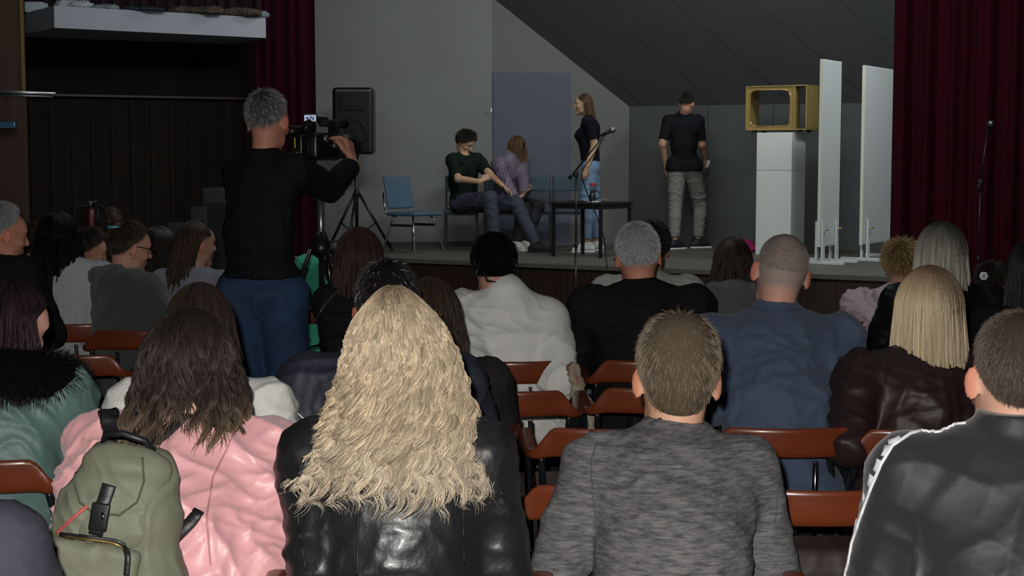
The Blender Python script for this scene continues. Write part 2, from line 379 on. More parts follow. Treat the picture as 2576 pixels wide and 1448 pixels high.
def torso_prims(F, k, g, low=0, mid=1, arms=None):
    w = k.w; f = k.F; U = k.U; H, S, M = k.Hp, k.Sc, k.mid
    F.cone(k.hipj[0] + U * .01, k.hipj[1] + U * .01, .105 * w + g * .7, k=.03)
    F.cone(H + U * .06, M, .132 * w + g, .135 * w + g, k=.05, sq=(f, 1.22))
    F.cone(M, S - U * .11 - f * .012, .135 * w + g, .150 * w + g, k=.05, sq=(f, 1.32))
    sh = k.S; F.cone(sh[0] + k.R * .01 - U * .02, sh[1] - k.R * .01 - U * .02, .056 + g, k=.04)
    for i in (0, 1):
        F.cone(S + U * .045 - f * .012, S * .35 + sh[i] * .65 + U * .002, .045 + g * .6, .040 + g * .8, k=.03)
        F.ell(S * .5 + sh[i] * .5 - U * .10 - f * .055, (.075 + g * .5, .04 + g * .5, .08 + g * .5), [k.R, f, U], k=.04)
def arm_prims(F, k, g, end=1.0, flat=1, kk=.03, which=(0, 1)):
    for i in which:
        S, E, W = k.S[i], k.E[i], k.W[i]
        up = E if end >= .5 else S + (E - S) * (end * 2)
        F.cone(S, up, .053 + g, (.053 + (.042 - .053) * (end * 2 if end < .5 else 1)) + g, k=kk, flat=0 if end >= .5 else flat)
        if end > .5:
            t = (end - .5) * 2; F.cone(E, E + (W - E) * t, .042 + g, .042 + (.027 - .042) * t + g, k=.02, flat=flat)
def leg_prims(F, k, g, end=1.0, flat=1):
    w = k.w
    for i in (0, 1):
        H, K, A = k.hipj[i], k.K[i], k.A[i]
        F.cone(H, K, .088 * w + g, .058 * (w * .5 + .5) + g, k=.035)
        c = K + (A - K) * .3 - k.f0 * .012 * (0 if k.seated else 1)
        F.cone(K, c, .056 + g, .053 + g, k=.02); F.cone(c, K + (A - K) * end, .053 + g, .053 + (.036 - .053) * end + g, k=.02, flat=flat)
def blend_prims(F, k):
    for i in (0, 1): F.cone(k.A[i] - k.f0 * .02, k.A[i] + k.toe[i] * .10 - V(0, 0, .035), .034, .028, k=.02)
def sh_project(bv, pix, off=.002):
    """points where the rays through photo pixels meet a garment"""
    out = []; o = Vector((0, 0, CAMZ))
    for x, y in pix:
        for dy in (0, 5, 10, 16, 24, 34):
            d = Vector(PX(x, y + dy, 1.0)) - o; d.normalize(); h = bv.ray_cast(o, d, 60)
            if h[0] is not None: break
        if h[0] is None: continue
        out.append((np.array(h[0]) - np.array(d) * off, np.array(h[1])))
    return out
def dense(pix, n=10):
    o = []
    for a, b in zip(pix[:-1], pix[1:]):
        for i in range(n): o.append((a[0] + (b[0] - a[0]) * i / n, a[1] + (b[1] - a[1]) * i / n))
    return o + [pix[-1]]
# ---------------- hair ----------------
def strands(paths, rad, col):
    """paths (n,m,3), rad (n,m), col (n,m,3) -> three-sided tapering strands"""
    n, m, _ = paths.shape; t = np.gradient(paths, axis=1); t /= np.maximum(np.linalg.norm(t, axis=2, keepdims=True), 1e-9)
    a = np.cross(t, np.array([.3, .9, .25])); a /= np.maximum(np.linalg.norm(a, axis=2, keepdims=True), 1e-9); b = np.cross(t, a)
    v = np.stack([paths + rad[..., None] * (a * math.cos(q) + b * math.sin(q)) for q in (0, 2.094, 4.189)], 2).reshape(-1, 3)
    c = np.repeat(col.reshape(-1, 3), 3, 0)
    i = (np.arange(n)[:, None] * m + np.arange(m - 1)[None]).ravel() * 3
    f = np.concatenate([np.stack([i + q, i + (q + 1) % 3, i + 3 + (q + 1) % 3, i + 3 + q], 1) for q in range(3)])
    return v, f, c
def join(parts):
    v, f, c, o = [], [], [], 0
    for a, b, d in parts:
        v.append(a); f.append(b + o); c.append(d if len(np.shape(d)) == 2 else np.tile(d, (len(a), 1))); o += len(a)
    return np.concatenate(v), np.concatenate(f), np.concatenate(c)
def horiz(k):
    f = norm(V(k.hf[0], k.hf[1], 0)); return f, norm(np.cross(f, V(0, 0, 1)))
def long_hair(k, P, par, seed=1):
    """P: env [(z, rx, ry, ox, oy)...] below the crown, zt, n, zend, wave, curl, root, tip, mid, face, r, cutz"""
    r = np.random.RandomState(seed); s = k.hs; C = k.C; hf, hr = horiz(k)
    env = np.array(P['env'], float); zt = P.get('zt', .128); face = math.radians(P.get('face', 108)); n = P.get('n', 1500); M1, M2 = 7, P.get('m', 16)
    ez, eo = env[::-1, 0], env[::-1]
    def pts(phi, d, alpha0, zend, M1=M1, M2=M2, drop=0):
        K = len(phi); al = alpha0[:, None] + (math.pi / 2 - alpha0)[:, None] * np.linspace(0, 1, M1)[None]
        zc = zt * np.cos(al); fac = np.sin(al); tt = np.linspace(0, 1, M2 + 1)[1:][None]; z2 = zend[:, None] * tt
        z = np.concatenate([zc, z2], 1); fac = np.concatenate([fac, np.ones_like(z2)], 1)
        rx, ry, ox, oy = (np.interp(z, ez, eo[:, i]) for i in (1, 2, 3, 4))
        q = np.clip((P.get('hz', .078) - z) / P.get('hl', .05), 0, 1); q = q * q * (3 - 2 * q); lim = math.pi + (face - math.pi) * q
        ph = np.sign(phi)[:, None] * np.minimum(np.abs(phi)[:, None], lim * np.clip(np.abs(phi)[:, None] / math.pi, .0, 1) ** .35 if P.get('sweep', 1) else lim)
        dd = np.concatenate([np.ones((K, M1)) * (.97 + .03 * d[:, None]), (.97 + .03 * d[:, None]) + (d[:, None] * .97 - .97) * np.clip(-z2 / .09, 0, 1)], 1)
        X = ox + rx * fac * np.sin(ph) * dd; Y = oy - ry * fac * np.cos(ph) * dd
        return X, Y, z
    def world(X, Y, z): return C + s * (X[..., None] * hr + Y[..., None] * hf + z[..., None] * V(0, 0, 1))
    zl, zh = P['zend']; K = n; phi = (r.rand(K) * 2 - 1) * math.pi * P.get('wide', 1.0)
    d = 1 - .17 * r.rand(K) ** 1.3; a0 = r.rand(K) ** .7 * 1.15; ze = zl + (zh - zl) * r.rand(K) ** P.get('zpow', .6)
    if 'zphi' in P: ze = ze + P['zphi'](phi)
    X, Y, z = pts(phi, d, a0, ze); m = X.shape[1]
    dep = np.clip((zt - z) / (zt - zl), 0, 1)
    if P.get('wave'):
        A, fr = P['wave']; NC = max(12, P.get('clumps', 60)); phj = np.clip(phi + r.randn(K) * .05, -3.14, 3.14); cl = (np.floor((phj / 6.2832 + .5) * NC) + NC * np.floor(d * 14)).astype(int); cc_ = (np.floor((phj / 6.2832 + .5) * NC) + .5) / NC * 6.2832 - math.pi; X, Y, z = pts(phi + (cc_ - phi) * .55, d, a0, ze); ph0 = cl * 2.399; ph1 = cl * 1.7
        am = A * np.clip((dep - .12) * 2, 0, 1) * (.6 + .8 * r.rand(K))[:, None]
        X = X + am * np.sin(z * fr * (1 + .12 * np.sin(cl))[:, None] + ph0[:, None]); Y = Y + am * .8 * np.cos(z * fr * 1.13 + ph1[:, None])
    if P.get('curl'):
        A, fr = P['curl']; NC = P.get('clumps', 260); cl = r.randint(0, NC, K); cphi = (np.arange(NC) * 2.399963) % (2 * math.pi) - math.pi; cd_ = .84 + .16 * r.rand(NC)
        ph = cphi[cl] + r.randn(K) * .032; X, Y, z = pts(ph * P.get('wide', 1.0), cd_[cl] + r.randn(K) * .010, .05 + .8 * ((cl * 37) % 53) / 53. + .1 * r.rand(K), (zl + (zh - zl) * (((cl * 7919) % 101) / 101.) ** P.get('zpow', .6)) * (1 + .03 * r.randn(K)))
        dep = np.clip((zt - z) / (zt - zl), 0, 1)
        am = A * np.clip((dep - .10) * 2.2, 0, 1) * (.75 + .35 * dep ** 4) * (.7 + .6 * ((cl * 31) % 17) / 17.)[:, None] * (1 + .25 * r.randn(K))[:, None]; frq = fr * (.8 + .5 * ((cl * 13) % 29) / 29.)[:, None]
        th = -z * frq + (cl * 1.3)[:, None] + r.randn(K)[:, None] * .22 + 1.2 * np.sin(z * 22 + cl[:, None])
        X = X + am * np.sin(th) + .006 * np.sin(z * 60 + (cl * 2.1)[:, None]); Y = Y + am * np.cos(th); z = z + am * .35 * np.sin(th * 1.0 + 1)
    W_ = world(X, Y, z)
    tint = (.62 + .62 * r.rand(K))[:, None, None] if not P.get('even') else (.85 + .3 * r.rand(K))[:, None, None]
    root, mid, tip = (np.array(P.get(q, P['mid'])) for q in ('root', 'mid', 'tip')); rl = P.get('rl', .2)
    if P.get('wave') or P.get('curl'): tint = tint * (1 + (.28 if not P.get('even') else .10) * (2 * (((cl * 2654435) % 997) / 997.) - 1))[:, None, None]
    D = dep[..., None]; tint = np.clip(tint * (1 + P.get('streak', .25) * np.sin(D * 9 + (np.arange(K) % 13)[:, None, None])), .3, 1.9); wr = np.clip(1 - D / rl, 0, 1); wt = np.clip((D - .6) / .4, 0, 1)
    col = (mid * (1 - wr) + root * wr) * (1 - wt) + tip * wt; col = np.clip(col * tint, 0, 1)
    R0 = P.get('r', .0012); rad = R0 * (.7 + .6 * r.rand(K))[:, None] * np.clip(1.15 - .9 * np.linspace(0, 1, m)[None] ** 5, .15, 1)
    sv, sf, scol = strands(W_, rad, col)
    # the mass of hair under the outer strands
    GP, GZ = 49, 22; ph = np.linspace(-math.pi, math.pi, GP) * P.get('wide', 1.0); zc = (zl + zh) / 2 * .90
    zz = np.full(GP, zc) + (P['zphi'](ph) if 'zphi' in P else 0)
    X, Y, z = pts(ph, np.full(GP, .86 if P.get('curl') else .93), np.full(GP, .02), zz, 9, GZ - 9)
    v = world(X, Y, z).reshape(-1, 3); gi = (np.arange(GP - 1)[:, None] * GZ + np.arange(GZ - 1)[None]).ravel()
    g = np.stack([gi, gi + 1, gi + GZ + 1, gi + GZ], 1); dep = np.clip((zt - z) / (zt - zl), 0, 1)[..., None]; wr = np.clip(1 - dep / rl, 0, 1)
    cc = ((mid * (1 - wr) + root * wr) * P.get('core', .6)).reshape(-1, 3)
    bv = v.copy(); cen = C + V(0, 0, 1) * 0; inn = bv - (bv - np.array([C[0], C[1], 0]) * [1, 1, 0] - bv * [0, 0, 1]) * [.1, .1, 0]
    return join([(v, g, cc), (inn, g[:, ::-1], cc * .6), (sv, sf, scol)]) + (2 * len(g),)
def scalp(k, al, ph, th, tilt=22, low=0):
    s = k.hs; a = math.radians(tilt); U = k.hu * math.cos(a) - k.hf * math.sin(a); Fb = -(k.hf * math.cos(a) + k.hu * math.sin(a))
    d = np.cos(al)[..., None] * U + np.sin(al)[..., None] * (np.cos(ph)[..., None] * Fb + np.sin(ph)[..., None] * k.hr)
    c = k.C + (-k.hf * .012 + k.hu * .022) * s; R = np.stack([k.hr, k.hf, k.hu]); l = d @ R.T / (np.array([.074, .094, .094]) * s)
    rr = 1 / np.linalg.norm(l, axis=-1, keepdims=True)
    dn = np.clip((al - 1.35) / .8, 0, 1)[..., None]; rr = rr * (1 - .10 * dn)
    n = (l / (np.array([.074, .094, .094]) * s)) @ R; n = n / np.linalg.norm(n, axis=-1, keepdims=True)
    lo = k.hu * low * (np.clip((al - 1.2) / .9, 0, 1) * np.clip(np.cos(ph), 0, 1) ** .5)[..., None] if low else 0
    return c + d * rr + n * th[..., None] * s - lo, n, U, Fb
def short_hair(k, P, seed=1):
    """P: thick(top, side), n, len, col, var, back/side/front limits in degrees, spiky, bald"""
    r = np.random.RandomState(seed); bk, sd, fr = (math.radians(q) for q in P.get('lim', (118, 88, 50))); tt, ts = P.get('thick', (.016, .006))
    def amax(ph):
        c = np.cos(ph); return np.where(c > 0, sd + (bk - sd) * np.abs(c) ** .8, sd + (fr - sd) * np.abs(c) ** 1.2)
    def thick(al, ph):
        e = np.clip((amax(ph) - al) / .35, 0, 1); return (ts + (tt - ts) * np.clip(1.25 - al / 1.25, 0, 1)) * e ** .6 + .0008
    GA, GP = 20, 49; ph = np.linspace(-math.pi, math.pi, GP)[:, None] + np.zeros((1, GA)); al = amax(ph) * np.linspace(.001, 1, GA)[None]
    low = P.get('low', 0); p, n_, _, _ = scalp(k, al, ph, thick(al, ph) * .8, low=low); v = p.reshape(-1, 3); gi = (np.arange(GP - 1)[:, None] * GA + np.arange(GA - 1)[None]).ravel()
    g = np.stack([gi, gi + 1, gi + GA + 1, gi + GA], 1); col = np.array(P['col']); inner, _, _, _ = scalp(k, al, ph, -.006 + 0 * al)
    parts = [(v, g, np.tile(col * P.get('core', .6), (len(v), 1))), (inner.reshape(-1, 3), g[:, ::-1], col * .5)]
    K = P.get('n', 2500)
    if K:
        ph = (r.rand(K) * 2 - 1) * math.pi; al = amax(ph) * np.sqrt(r.rand(K)) ; th = thick(al, ph)
        if P.get('bald'): keep = al > P['bald'] * (1 - .3 * r.rand(K)); ph, al, th = ph[keep], al[keep], th[keep]; K = len(ph)
        p0, nn, U, Fb = scalp(k, al, ph, th * .55, low=low); td = -(U[None] - nn * (nn @ U)[:, None]); td /= np.maximum(np.linalg.norm(td, axis=1, keepdims=True), .15)
        sw = np.cross(nn, td); lift = P.get('lift', .5) + (P.get('liftop', .5)) * np.clip(1 - al / .9, 0, 1)
        sgn = P.get('swirl', .5); d = nn * lift[:, None] + td * (1 - .2 * lift)[:, None] + sw * sgn * np.clip(1 - al / 1.6, 0, 1)[:, None] + r.randn(K, 3) * P.get('mess', .22)
        if P.get('fwd'): d = d + k.hf * P['fwd'] * np.clip(1 - al / 1.2, 0, 1)[:, None]
        d /= np.linalg.norm(d, axis=1, keepdims=True); L = (P.get('len', .022) * (.45 + .55 * np.clip(1.3 - al / 1.3, 0, 1)) + .003) * (.7 + .6 * r.rand(K)) * k.hs
        L = L * np.clip((amax(ph) - al) / .25, .25, 1)
        t = np.linspace(0, 1, 5)[None, :, None]; bend = (td * .55 - nn * .25) if P.get('bend', 1) else 0
        path = p0[:, None] + L[:, None, None] * (d[:, None] * t + (bend * 1.0)[:, None] * t * t * .6)
        tint = (.55 + .8 * r.rand(K))[:, None, None]; tip = np.array(P.get('tip', col)); c = (col[None, None] * (1 - t) + tip * t) * tint
        if P.get('grey'):
            gm = (r.rand(K) < P['grey'])[:, None, None]; c = np.where(gm, np.array([.42, .42, .43]) * (.6 + .6 * r.rand(K)[:, None, None]) + 0 * c, c)
        rad = P.get('r', .0009) * np.array([1, 1, .9, .7, .2])[None] * (.7 + .6 * r.rand(K))[:, None]
        sv, sf, sc_ = strands(path, rad, np.clip(c, 0, 1)); parts.append((sv, sf, sc_))
    return join(parts) + (2 * len(g),)
HAIRM = mat('hair_strands', (.5, .4, .3), .42, spec=.3, vcol=True); HAIRC = mat('hair_mass', (.5, .4, .3), .95, spec=.05, vcol=True, bump=(260, .8, .003))
SKINM = mat('skin', (.5, .3, .2), .55, spec=.35, vcol=True, bump=(180, .15, .002))
EYEM = mat('eye_white', (.6, .6, .58), .2)
def make_body(k, root, base, skin, h, hands=True, chest=True, paint=None):
    F = Field(h); torso_prims(F, k, -.012); arm_prims(F, k, 0, 1.0, flat=0, kk=.025); leg_prims(F, k, -.004, flat=0)
    for i in (0, 1): F.cone(k.A[i] - k.toe[i] * .03 - V(0, 0, .03), k.A[i] + k.toe[i] * .12 - V(0, 0, .055), .033, .024, k=.02)
    head_prims(F, k, k.ears)
    for i in (0, 1):
        hd = k.hands[i] if k.hands and k.hands[i] else {}
        d = hd.get('d', norm(k.W[i] - k.E[i]) + V(0, 0, -.15)); pn = hd.get('pn', V(0, 0, -1)); W = k.W[i] + norm(d) * .02
        side = 1 if np.dot(np.cross(norm(d), norm(pn)), k.Rh * (1 if i == 0 else -1)) > 0 else -1
        hand(F, W, d, pn, hd.get('side', side), hd.get('curl', .3), k.hs ** .5 * hd.get('sc', .95), grip=hd.get('grip', 0))
    v, f = F.mesh(); s = k.hs; sk = np.array(skin); c = np.tile(sk, (len(v), 1)); q = (v - k.C) @ np.stack([k.hr, k.hf, k.hu]).T / s
    lip = ((np.abs(q[:, 0]) < .025) & (q[:, 1] > .07) & (np.abs(q[:, 2] + .0605) < .011)); c[lip] = sk * [.95, .6, .6]
    ear = (np.abs(q[:, 0]) > .076) & (np.abs(q[:, 2] + .008) < .04) & (np.abs(q[:, 1] + .012) < .035); c[ear] = np.clip(sk * [1.15, .85, .8], 0, 1)
    for a in (-1, 1):
        dx = q - np.array([.032 * a, .081, .008]); dd = np.sqrt((dx[:, 0] / 1.5) ** 2 + (dx[:, 2]) ** 2); e = (dd < .0075) & (q[:, 1] > .07); c[e] = (.55, .54, .52)
        e = (np.hypot(dx[:, 0], dx[:, 2]) < .005) & (q[:, 1] > .07); c[e] = (.03, .02, .015)
        br = (np.abs(dx[:, 2] - .022) < .004) & (np.abs(dx[:, 0]) < .019) & (q[:, 1] > .06); c[br] = (.05, .035, .025)
    if paint: c = paint(q, c, v)
    return mesh_np('body', v, f, SKINM, root, col=c, base=base)
def garment(k, root, base, m, name='jacket', g=.02, end=.97, collar=.03, cr=.012, h=.009, fold=.006, fq=1, seed=3, hem=None, hood=False, extra=None, low=None, cm=None, sag=0, vneck=None):
    F = Field(h); torso_prims(F, k, g); arm_prims(F, k, g, end)
    if collar > 0: F.cone(k.N0 - k.U * .05 - k.F * .004, k.N0 + norm(k.N1 - k.N0) * collar, .060 + cr + .012, .056 + cr, k=.015, flat=1)
    if hood:
        b = k.N0 - k.F * .075 - k.U * .03; F.ell(b, (.115, .055, .085), [k.R, k.F, k.U], k=.03); F.cone(b + k.R * .1 + k.U * .03, k.N0 + k.R * .075 + k.F * .02 + k.U * .01, .04, .03, k=.02); F.cone(b - k.R * .1 + k.U * .03, k.N0 - k.R * .075 + k.F * .02 + k.U * .01, .04, .03, k=.02)
    if extra: extra(F, k)
    if low: # coat skirt over the seat
        F.cone(k.Hp + k.U * .02, k.Hp + k.f0 * .1 - V(0, 0, low), .15 + g, .16 + g, k=.05, sq=(k.f0, .9), flat=1)
    if hem is not None: F.cut(k.Hp + V(0, 0, hem), V(0, 0, -1))
    F.ell(k.N0 + norm(k.N1 - k.N0) * (collar + .045), (.05, .05, .035), k=.004, op='s') if collar > 0 else F.ell(k.N0 + k.U * .03 + k.F * .02, (.075, .075, .035), [k.R, k.F, k.U], k=.004, op='s')
    v, f = F.mesh(); wt_ = np.clip((np.linalg.norm(v - (k.N0 + k.U * .01), axis=1) - .08) / .06, 0, 1)[:, None]
    for Wp in k.W: wt_ = wt_ * np.clip((np.linalg.norm(v - Wp, axis=1) - .03) / .05, .3, 1)[:, None]
    v = v + (folds(v, f, fold, seed, fq) - v) * wt_; o = mesh_np(name, v, f, m, root, base=base)
    return o, (v, f)
def bvh(vf): v, f = vf; return BVHTree.FromPolygons([tuple(p) for p in v], [tuple(int(i) for i in q) for q in f])
def seam(root, base, m, vf, pix, r=.0015, name='seam', label=None, off=.0):
    bv = vf if isinstance(vf, BVHTree) else bvh(vf); pp = sh_project(bv, dense(pix, 12), off)
    if len(pp) < 3: return None
    b = MB(); P = [p for p, n in pp]; b.tube(P, r, 6); o = b.build(name, m, root, base); return tag(o, label)
def shoes(k, root, base, m, sole=None, h=.006, label=None):
    for i in (0, 1):
        F = Field(h); A = k.A[i]; t = k.toe[i]; s = norm(np.cross(t, V(0, 0, 1))); up = norm(np.cross(s, t)); z = k.sole[i]
        heel = V(A[0], A[1], z) - t * .055; toe = V(A[0], A[1], z) + t * .165
        F.cone(heel + up * .045, A + t * .06 - V(0, 0, .02), .042, .040, k=.02); F.cone(A + t * .03 + up * -.035, toe - t * .035 + up * .034, .045, .034, k=.025, sq=(up, 1.1))
        F.cone(A - t * .01 - up * .02, A - t * .008 + up * .03, .046, .044, k=.02, flat=1)
        F.cut(V(A[0], A[1], z) + up * .008, -up); F.ell(A + up * .04, (.034, .034, .02), k=.004, op='s'); v, f = F.mesh(); o = mesh_np('shoe', v, f, m, root, base=base)
        if label: o['label'] = label
        F = Field(h); F.cone(heel + up * .011, toe - t * .03 + up * .011, .041, .043, k=.0); F.cut(heel + up * .022, up); F.cut(heel, -up); v, f = F.mesh()
        so = mesh_np('sole', v, f, sole or m, o, base=base); 
def person(label, k, hair=None, hairk='short', skin=SK['fair'], h=.008, hseed=1, top=None, pants=None, shoe=None, group=None, paint=None, hb=None, gl=None):
    """top(root, base) makes the upper garments and returns whatever is wanted"""
    base = V(k.Hp[0], k.Hp[1], k.z0); root = empty('person', base, label, 'person', group)
    b = make_body(k, root, base, skin, h, paint=paint)
    if hb: b['label'] = hb
    if hair is not None:
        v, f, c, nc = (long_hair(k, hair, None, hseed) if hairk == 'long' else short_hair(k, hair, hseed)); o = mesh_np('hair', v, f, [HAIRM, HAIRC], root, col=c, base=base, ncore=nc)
        if hair.get('label'): o['label'] = hair['label']
    if pants:
        F = Field(.009); leg_prims(F, k, .010 + pants.get('g', 0), pants.get('end', 1.0)); F.cone(k.hipj[0] + k.U * .01, k.hipj[1] + k.U * .01, .105 * k.w + .008, k=.03)
        F.cone(k.Hp + k.U * .04, k.Hp + k.U * pants.get('rise', .09), .125 * k.w + .004, .122 * k.w + .004, k=.03, sq=(k.F, 1.18), flat=1)
        v, f = F.mesh(); v = folds(v, f, pants.get('fold', .005), 5, pants.get('fq', 1)); k.pvf = (v, f); o = mesh_np(pants.get('name', 'trousers'), v, f, pants['m'], root, base=base)
    if shoe: shoes(k, root, base, *shoe)
    r = top(root, base) if top else None
    return root, base, r
def finish(k, ears=True, hands=None, toes=None, z0=0.0, sole=None):
    k.ears = ears; k.hands = hands; k.toe = [norm(t) for t in toes] if toes is not None else [k.f0, k.f0]; k.z0 = z0; k.sole = sole or [z0, z0]; return k
# ---------------- the room ----------------
Z3 = V(0, 0, 1); SZ = .56
M_floor = mat('floor_lino', (.060, .058, .050), .42, bump=(30, .1, .004), var=(3, .6, (.045, .043, .038)), spec=.3)
M_stage = mat('stage_floor_grey', (.105, .098, .082), .55, bump=(40, .12, .003), var=(4, .6, (.08, .075, .064)))
M_fascia = mat('stage_fascia_brown', (.030, .013, .007), .5, wave=(5.5, (.012, .006, .004), 'X', .90), var=(7, .6, (.02, .009, .006)), scale=(1, 1, .3))
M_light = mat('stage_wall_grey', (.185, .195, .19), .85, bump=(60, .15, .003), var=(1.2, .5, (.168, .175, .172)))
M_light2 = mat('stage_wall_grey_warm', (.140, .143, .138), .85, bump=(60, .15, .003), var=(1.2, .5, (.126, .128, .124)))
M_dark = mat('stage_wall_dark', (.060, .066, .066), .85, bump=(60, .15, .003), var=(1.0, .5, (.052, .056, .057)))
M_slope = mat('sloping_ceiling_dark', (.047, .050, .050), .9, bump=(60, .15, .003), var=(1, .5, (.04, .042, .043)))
M_seam = mat('panel_joint', (.03, .032, .032), .9)
M_door = mat('door_blue_grey', (.095, .108, .142), .8, var=(2, .4, (.085, .096, .125)))
M_wood_wall = mat('dark_wood_panelling', (.011, .0065, .004), .7, spec=.12, wave=(2.2, (.006, .004, .003), 'X', .93), var=(5, .7, (.008, .005, .0035)), scale=(1, 1, .2))
M_wood_up = mat('dark_wood_board', (.008, .004, .003), .75, spec=.12, var=(3, .7, (.006, .0035, .003)))
M_pillar = mat('brown_veneer', (.052, .026, .016), .5, var=(4, .8, (.034, .016, .011)), scale=(2, 2, .3))
M_brass = mat('brass', (.55, .38, .12), .35, .9)
M_white = mat('white_paint', (.62, .64, .61), .6, bump=(50, .1, .002))
M_band = mat('balcony_white', (.36, .38, .42), .7, var=(2, .4, (.32, .34, .37)))
M_black = mat('black_plastic', (.008, .008, .009), .35, spec=.5)
M_blackm = mat('black_matt', (.010, .010, .011), .65)
M_grille = mat('speaker_grille', (.006, .006, .007), .45, .5, bump=(400, .5, .003))
M_chrome = mat('chrome', (.75, .76, .78), .16, 1)
M_steel = mat('steel_grey', (.38, .39, .40), .35, .9)
M_wood = mat('red_brown_veneer', (.17, .036, .012), .30, spec=.45, coat=.2, var=(6, .6, (.12, .025, .009)), scale=(.4, 1, 3))
M_tube = mat('black_tube', (.010, .011, .014), .18, spec=.7, coat=.5)
M_plast = mat('plain_plaster', (.12, .12, .12), .9)
M_roomw = mat('hall_wall_brown', (.03, .016, .010), .7)
def struct(name, b, m, parent=None): o = b.build(name, m, parent); o['kind'] = 'structure'; return o
b = MB(); b.box((0, 8, -.1), (16, 24, .2)); struct('floor', b, M_floor)
b = MB(); b.box((0, 8, 5.3), (16, 24, .2)); struct('ceiling', b, M_plast)
b = MB(); b.box((0, -4, 2.6), (16, .2, 5.4)); struct('wall_back', b, M_roomw)
b = MB(); b.box((7.6, 8, 2.6), (.2, 24, 5.4)); struct('wall_right', b, M_roomw)
b = MB(); b.box((-7.6, 8, 2.6), (.2, 24, 5.4)); struct('wall_left_far', b, M_roomw)
# stage platform
fd = norm(V(.871, -.491, 0)); F0 = V(-1.16, 15.7, 0); fn = V(-fd[1] * -1, -fd[0], 0) ; fn = norm(V(fd[1], -fd[0], 0))
FL, FR = F0 - fd * 1.25, F0 + fd * 8.2
b = MB(); b.slab([V(*q, SZ) for q in ((FL[0], FL[1]), (FR[0], FR[1]), (7.5, 19.8), (-4.5, 19.8), (-4.5, 17.6), (-2.6, 17.4))], Z3, .5); struct('stage_floor', b, M_stage)
b = MB(); q = [F0 - fd * 1.25 + fn * .03, FR + fn * .03]
b.slab([V(q[0][0], q[0][1], 0), V(q[1][0], q[1][1], 0), V(q[1][0], q[1][1], SZ - .045), V(q[0][0], q[0][1], SZ - .045)], fn, .025); struct('stage_front', b, M_fascia)
b = MB(); c = (q[0] + q[1]) / 2; b.box((c[0], c[1], SZ - .022), (np.linalg.norm(q[1] - q[0]), .07, .04), [fd, -fn, Z3]); struct('trim_1', b, mat('stage_nosing', (.085, .08, .068), .5))
# light grey wall with its diagonal edge, dark back wall, sloping ceiling
B = V(1.41, 18.3, 2.22); vv = V(-1.64, -.2, 1.27); uu = norm(V(.922, -.387, 0)); top = B + vv * 2.35; ln = norm(np.cross(vv, V(0, 0, -1))); ln = ln if ln[1] < 0 else -ln
ld = norm(V(2.86, .36, 0)); SM = B - ld * (B[0] - PX(1237, 300, 18.15)[0]) / ld[0]
def on_light(X, z): t = (X - B[0]) / vv[0]; return V(X, B[1] + vv[1] * t, z)
tS = (SM[0] - B[0]) / vv[0]
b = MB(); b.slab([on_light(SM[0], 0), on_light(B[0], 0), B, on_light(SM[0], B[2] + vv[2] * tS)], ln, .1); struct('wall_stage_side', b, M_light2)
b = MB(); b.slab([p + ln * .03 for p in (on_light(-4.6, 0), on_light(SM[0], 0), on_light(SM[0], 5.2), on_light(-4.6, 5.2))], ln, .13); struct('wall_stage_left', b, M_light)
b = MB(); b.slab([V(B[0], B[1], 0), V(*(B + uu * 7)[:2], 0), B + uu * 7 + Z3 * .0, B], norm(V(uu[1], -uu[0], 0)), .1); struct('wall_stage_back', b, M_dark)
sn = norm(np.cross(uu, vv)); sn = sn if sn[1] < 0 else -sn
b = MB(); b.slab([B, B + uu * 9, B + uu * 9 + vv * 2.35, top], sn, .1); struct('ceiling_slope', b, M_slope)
b = MB()
for i in range(1, 7):
    p = B + uu * (i * .78 + .2); n = norm(V(uu[1], -uu[0], 0)); b.box(p * [1, 1, 0] + Z3 * 1.4 + n * .001, (.008, .004, 1.64), [uu, n, Z3])
struct('trim_2', b, M_seam)
b = MB()
for i in range(0, 10):
    p = B + uu * (i * .9 + .2); b.tube([p + sn * .001, p + vv * 2.35 + uu * .15 - sn * .0005], .0025, 4)
struct('trim_3', b, M_seam)
b = MB(); a, c = on_light(PX(1240, 0, 18.2)[0], 0), on_light(PX(1436, 0, 18.25)[0], 0); zt = PX(1300, 183, 18.2)[2]
b.slab([a + ln * .02 + Z3 * SZ, c + ln * .02 + Z3 * SZ, V(c[0], c[1], zt) + ln * .02, V(a[0], a[1], zt) + ln * .02], ln, .02); d1 = struct('door_1', b, M_door)
b = MB(); b.box(PX(1236, 277, 18.0), (.012, .02, .05)); struct('door_lock', b, M_steel, d1)
b = MB(); b.slab([on_light(-1.5, SZ) + ln * .045, on_light(SM[0], SZ) + ln * .045, on_light(SM[0], SZ + .05) + ln * .045, on_light(-1.5, SZ + .05) + ln * .045], ln, .012); struct('baseboard_left', b, mat('baseboard_dark', (.03, .028, .025), .6))
